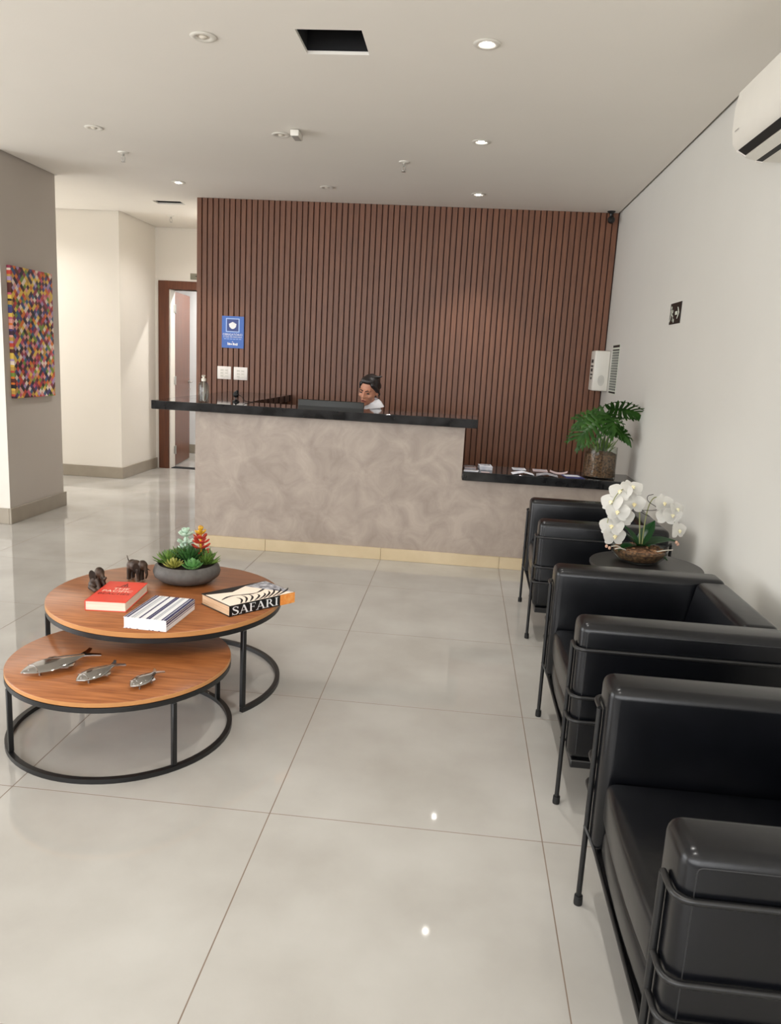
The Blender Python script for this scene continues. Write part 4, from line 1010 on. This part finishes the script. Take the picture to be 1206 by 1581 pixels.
downlight('lit downlight of the right-hand row, over the viewer', -0.006, 0.67, True)
downlight('added lit downlight, unseen in the corridor beyond the pier', -4.75, 7.55, True)  # unseen lamp put in to lift the corridor walls
downlight('added lit downlight, unseen in the bright room behind the brown door', -2.9, 10.3, True, 2.9)  # unseen lamp put in to make the room behind the door bright
downlight('added lit downlight, unseen deep in the corridor on the left', -6.0, 7.55, True)  # second unseen lamp, put in for the corridor brightness
def sprinkler(label, x, y):
    t = thing('sprinkler', label, 'sprinkler', (x, y, ZC), 0, 'ceiling sprinklers')
    part('escutcheon', lathe(BM(), [(0, -0.0004), (0.040, -0.0004), (0.038, -0.006), (0.014, -0.012), (0, -0.012)], 28), 'plastic', t)
    b = BM(); tube(b, [(0, 0, -0.011), (0, 0, -0.030)], 0.009, 10)
    for s in (1, -1): tube(b, rbend([(s*0.004, 0, -0.028), (s*0.013, 0, -0.036), (s*0.012, 0, -0.055), (0, 0, -0.066)], 0.008), 0.0028, 6)
    part('frame', b, 'steel', t)
    part('deflector', lathe(BM(), [(0, -0.066), (0.016, -0.067), (0.016, -0.069), (0, -0.070)], 16), 'steel', t)
sprinkler('sprinkler head at the left, beside the far left lamps', -2.654, 5.95)
sprinkler('sprinkler head right of the ceiling centre', -0.547, 5.96)
sprinkler('sprinkler head in the corridor, beyond the small hatch', -3.315, 8.625)
dt = thing('sensor_box', 'small white box sensor hanging under the ceiling', 'sensor', (-1.19, 5.27, ZC))
part('case', box(BM(), -0.027, 0.027, -0.06, 0.07, -0.042, -0.006, 0.004, 2), 'plastic', dt)
b = BM(); tube(b, [(0, 0, -0.0005), (0, 0, -0.008)], 0.015, 10); part('bracket', b, 'greyplastic', dt)
part('grille', box(BM(), -0.02, 0.02, -0.05, 0.06, -0.0435, -0.0422), 'greyplastic', dt, False)
for lab, h in (('large square open ceiling hatch showing the dark void', holes[0]), ('small narrow open ceiling hatch in the corridor', holes[1])):
    t = thing('ceiling_hatch', lab, 'ceiling hatch', ((h[0]+h[1])/2, (h[2]+h[3])/2, ZC))
    w, d = (h[1]-h[0])/2, (h[3]-h[2])/2
    b = BM()
    for q in ((-w, -w+0.003, -d, d), (w-0.003, w, -d, d), (-w+0.003, w-0.003, -d, -d+0.003), (-w+0.003, w-0.003, d-0.003, d)): box(b, *q, 0.0, 0.015)
    part('cut_edge', b, 'ceil', t, False)
    b = BM()
    for q in ((-w-0.004, -w, -d, d), (w, w+0.004, -d, d), (-w, w, -d-0.004, -d), (-w, w, d, d+0.004)): box(b, *q, 0.0145, 0.19)
    part('void_lining', b, 'plenum', t, False)  # shade of the void is put into the lining colour

# ================================================================== RECEPTIONIST
PX, PY = -0.775, 6.72
oc = thing('office_chair', 'dark office chair the receptionist sits on behind the counter', 'chair', (PX, PY+0.05, 0))
part('seat', box(BM(), -0.23, 0.23, -0.22, 0.22, 0.36, 0.431, 0.025, 3), 'monitor', oc)
part('backrest', box(BM(), -0.20, 0.20, 0.22, 0.26, 0.52, 0.86, 0.018, 3), 'monitor', oc)
b = BM(); tube(b, rbend([(0, 0.05, 0.35), (0, 0.28, 0.35), (0, 0.275, 0.70)], 0.05), 0.015, 8); part('back_bar', b, 'black', oc)
b = BM(); tube(b, [(0, 0, 0.08), (0, 0, 0.365)], 0.025, 12); part('gas_column', b, 'steel', oc)
for k in range(5):
    a = 2*PI*k/5+0.3; b = BM(); tube(b, [(0, 0, 0.09), (0.27*math.cos(a), 0.27*math.sin(a), 0.065)], 0.016, 8); g = part('base_spoke', b, 'black', oc)
    part('castor', ball(BM(), (0.27*math.cos(a), 0.27*math.sin(a), 0.026), 0.026, 12), 'black', g)
pr = thing('person', 'person with dark tied-back hair and white shirt looking down behind the monitor', 'person', (PX, PY, 0))
HM = Matrix.Translation((0.0, -0.30, 1.245)) @ Euler((math.radians(24), math.radians(9), math.radians(-22)), 'ZYX').to_matrix().to_4x4()
HM = Matrix.Translation((-0.005, -0.30, 1.248)) @ Matrix.Rotation(math.radians(9), 4, 'Y') @ Matrix.Rotation(math.radians(-17), 4, 'Z') @ Matrix.Rotation(math.radians(17), 4, 'X')
def head_local(b):      # face looks along -y, centre of skull at origin, chin near z = -0.125
    ball(b, (0, 0.012, 0.030), (0.074, 0.092, 0.088), 20); ball(b, (0, -0.022, -0.018), (0.066, 0.068, 0.085), 18)
    ball(b, (0, -0.040, -0.078), (0.044, 0.046, 0.040), 14); ball(b, (0, -0.070, -0.104), (0.020, 0.018, 0.016), 10)
    for s in (1, -1):
        ball(b, (s*0.036, -0.064, -0.030), (0.024, 0.022, 0.022), 12); ball(b, (s*0.030, -0.078, 0.020), (0.024, 0.014, 0.010), 10)
        ball(b, (s*0.074, 0.012, -0.014), (0.009, 0.020, 0.032), 10); ball(b, (s*0.013, -0.094, -0.036), (0.009, 0.010, 0.008), 8)
    cap(b, (0, -0.086, 0.012), (0, -0.106, -0.032), 0.009, 0.0125, 5); ball(b, (0, -0.092, -0.063), (0.024, 0.010, 0.010), 10)
h = BM(); head_local(h)
body = BM(); merge(body, h, HM)
nk = (0.0, -0.19, 1.02)
cap(body, (0.0, -0.19, 1.00), (-0.002, -0.265, 1.16), 0.055, 0.050)
for c, r in (((0, 0.0, 0.53), (0.17, 0.13, 0.10)), ((0, -0.03, 0.64), (0.145, 0.105, 0.10)), ((0, -0.08, 0.76), (0.135, 0.10, 0.11)), ((0, -0.13, 0.88), (0.155, 0.105, 0.11)), ((0, -0.165, 0.965), (0.16, 0.085, 0.07))): ball(body, c, r, 18)
def arm_pts(s): return (s*0.175, -0.165, 0.975), (s*0.225, -0.20, 0.80-0.03), (s*0.12, -0.40, 0.800)
for s in (1, -1):
    a, e, w = arm_pts(s); cap(body, a, e, 0.050, 0.040); cap(body, e, w, 0.040, 0.026); ball(body, a, 0.056, 12)
    wv = Vector(w); pv = wv+Vector((-s*0.012, -0.055, -0.012)); cap(body, wv, pv, 0.024, 0.030, 4); ball(body, pv, (0.038, 0.036, 0.016), 12)
    for k in range(4):
        f0 = pv+Vector(((k-1.5)*0.019, -0.028, 0.0)); ln = (0.052, 0.062, 0.058, 0.045)[k if s > 0 else 3-k]
        f1 = f0+Vector(((k-1.5)*0.003, -ln*0.55, 0.004)); f2 = f1+Vector((0, -ln*0.45, -0.014)); cap(body, f0, f1, 0.0092, 0.0085, 4); cap(body, f1, f2, 0.0085, 0.0072, 3)
    t0 = pv+Vector((-s*0.030, 0.012, -0.002)); t1 = t0+Vector((-s*0.022, -0.026, 0)); t2 = t1+Vector((-s*0.004, -0.024, -0.006)); cap(body, t0, t1, 0.0115, 0.010, 4); cap(body, t1, t2, 0.010, 0.008, 3)
    hp, kn, an = (s*0.095, -0.02, 0.53), (s*0.12, -0.42, 0.535), (s*0.12, -0.37, 0.09)
    cap(body, hp, kn, 0.082, 0.055, 8); cap(body, kn, an, 0.054, 0.034, 8); cap(body, an, (s*0.125, -0.50, 0.040), 0.036, 0.030, 5)
bd = part('body', remeshed(body, 0.0062, 2), 'skin', pr, ang=80)
# clothes: the same volumes a little larger
sh = BM()
for c, r in (((0, 0.0, 0.545), (0.182, 0.142, 0.11)), ((0, -0.03, 0.64), (0.16, 0.12, 0.11)), ((0, -0.08, 0.76), (0.15, 0.115, 0.12)), ((0, -0.13, 0.88), (0.17, 0.12, 0.12)), ((0, -0.165, 0.985), (0.165, 0.10, 0.082)), ((0, -0.175, 1.055), (0.10, 0.078, 0.06))): ball(sh, c, r, 18)
for s in (1, -1):
    a, e, w = arm_pts(s); cap(sh, a, e, 0.062, 0.052); cap(sh, e, Vector(e).lerp(Vector(w), 0.85), 0.052, 0.038); ball(sh, a, 0.068, 12)
part('shirt', remeshed(sh, 0.009, 2), 'shirt', pr, ang=80)
b = BM(); n = 20; rows = []
for zz, rx, ry, oy in ((1.015, 0.098, 0.088, -0.19), (1.06, 0.076, 0.070, -0.205), (1.112, 0.070, 0.063, -0.222), (1.098, 0.086, 0.078, -0.22), (1.055, 0.112, 0.094, -0.205)):
    rows.append([b.verts.new((rx*math.sin(2*PI*(k+0.5)/n*0.94-0.55), oy-ry*math.cos(2*PI*(k+0.5)/n*0.94-0.55), zz+0.008*(-math.cos(2*PI*k/n)))) for k in range(n)])
for p, q in zip(rows, rows[1:]):
    for k in range(n-1): b.faces.new((p[k], p[k+1], q[k+1], q[k]))
bmesh.ops.translate(b, verts=b.verts[:], vec=(0.004, -0.01, 0.048)); bmesh.ops.solidify(b, geom=b.faces[:], thickness=0.004)
for v in b.verts: v.co.z += 0.32*min(0, v.co.x)+0.04*max(0, v.co.x)
part('collar', b, 'shirt', pr)
tr = BM()
for s in (1, -1):
    hp, kn, an = (s*0.095, -0.02, 0.53), (s*0.12, -0.42, 0.535), (s*0.12, -0.37, 0.11); cap(tr, hp, kn, 0.092, 0.066, 8); cap(tr, kn, an, 0.066, 0.052, 8)
ball(tr, (0, 0, 0.525), (0.178, 0.138, 0.095), 16); part('trousers', remeshed(tr, 0.011, 2), 'trousers', pr, ang=80)
for s in (1, -1):
    b = BM(); cap(b, (s*0.122, -0.375, 0.045), (s*0.125, -0.53, 0.036), 0.046, 0.036, 6); box(b, s*0.123-0.042, s*0.123+0.042, -0.57, -0.33, 0.0, 0.02, 0.008, 2); part('shoe', remeshed(b, 0.008, 2), 'black', pr)
# hair: scalp shell, side sweep and a small bun
hr = BM(); ball(hr, (0, 0.024, 0.040), (0.080, 0.094, 0.090), 24); ball(hr, (0, -0.030, 0.086), (0.062, 0.045, 0.034), 16); ball(hr, (0, 0.06, -0.015), (0.066, 0.055, 0.07), 16); ball(hr, (0.012, 0.125, 0.005), (0.040, 0.036, 0.042), 14)
for s in (1, -1): cap(hr, (s*0.052, -0.052, 0.062), (s*0.075, 0.0, 0.012), 0.016, 0.016, 5); cap(hr, (s*0.074, -0.005, 0.010), (s*0.066, 0.05, -0.035), 0.015, 0.018, 5)
for k in range(14):
    a = random.uniform(-0.9, 0.9); cap(hr, (0.06*math.sin(a), -0.02+0.05*random.random(), 0.118), (0.082*math.sin(a)+0.01, 0.04+0.03*random.random(), 0.106+0.012*random.random()), 0.009, 0.008, 5)
for k in range(6): cap(hr, (0.02*random.uniform(-1, 1), 0.13, 0.01), (0.04*random.uniform(-1, 1), 0.165, 0.01+0.03*random.uniform(-1, 1)), 0.009, 0.006, 4)
part('hair', placed(remeshed(hr, 0.0055, 1), HM), 'hair', pr, ang=80)
for s in (1, -1):
    b = BM(); cap(b, (s*0.014, -0.094, 0.016), (s*0.032, -0.092, 0.024), 0.0042, 0.004, 3); cap(b, (s*0.032, -0.092, 0.024), (s*0.052, -0.074, 0.017), 0.004, 0.0025, 3); part('eyebrow', placed(b, HM), 'hair', pr)
    b = BM(); ball(b, (s*0.031, -0.081, -0.004), (0.0135, 0.008, 0.0055), 12); part('eye', placed(b, HM), 'hair', pr)
b = BM(); cap(b, (-0.022, -0.091, -0.066), (0, -0.101, -0.061), 0.003, 0.0055, 3); cap(b, (0, -0.101, -0.061), (0.022, -0.091, -0.066), 0.0055, 0.003, 3); cap(b, (-0.016, -0.093, -0.071), (0.016, -0.093, -0.071), 0.005, 0.005, 4); part('lips', placed(b, HM), 'lips', pr)
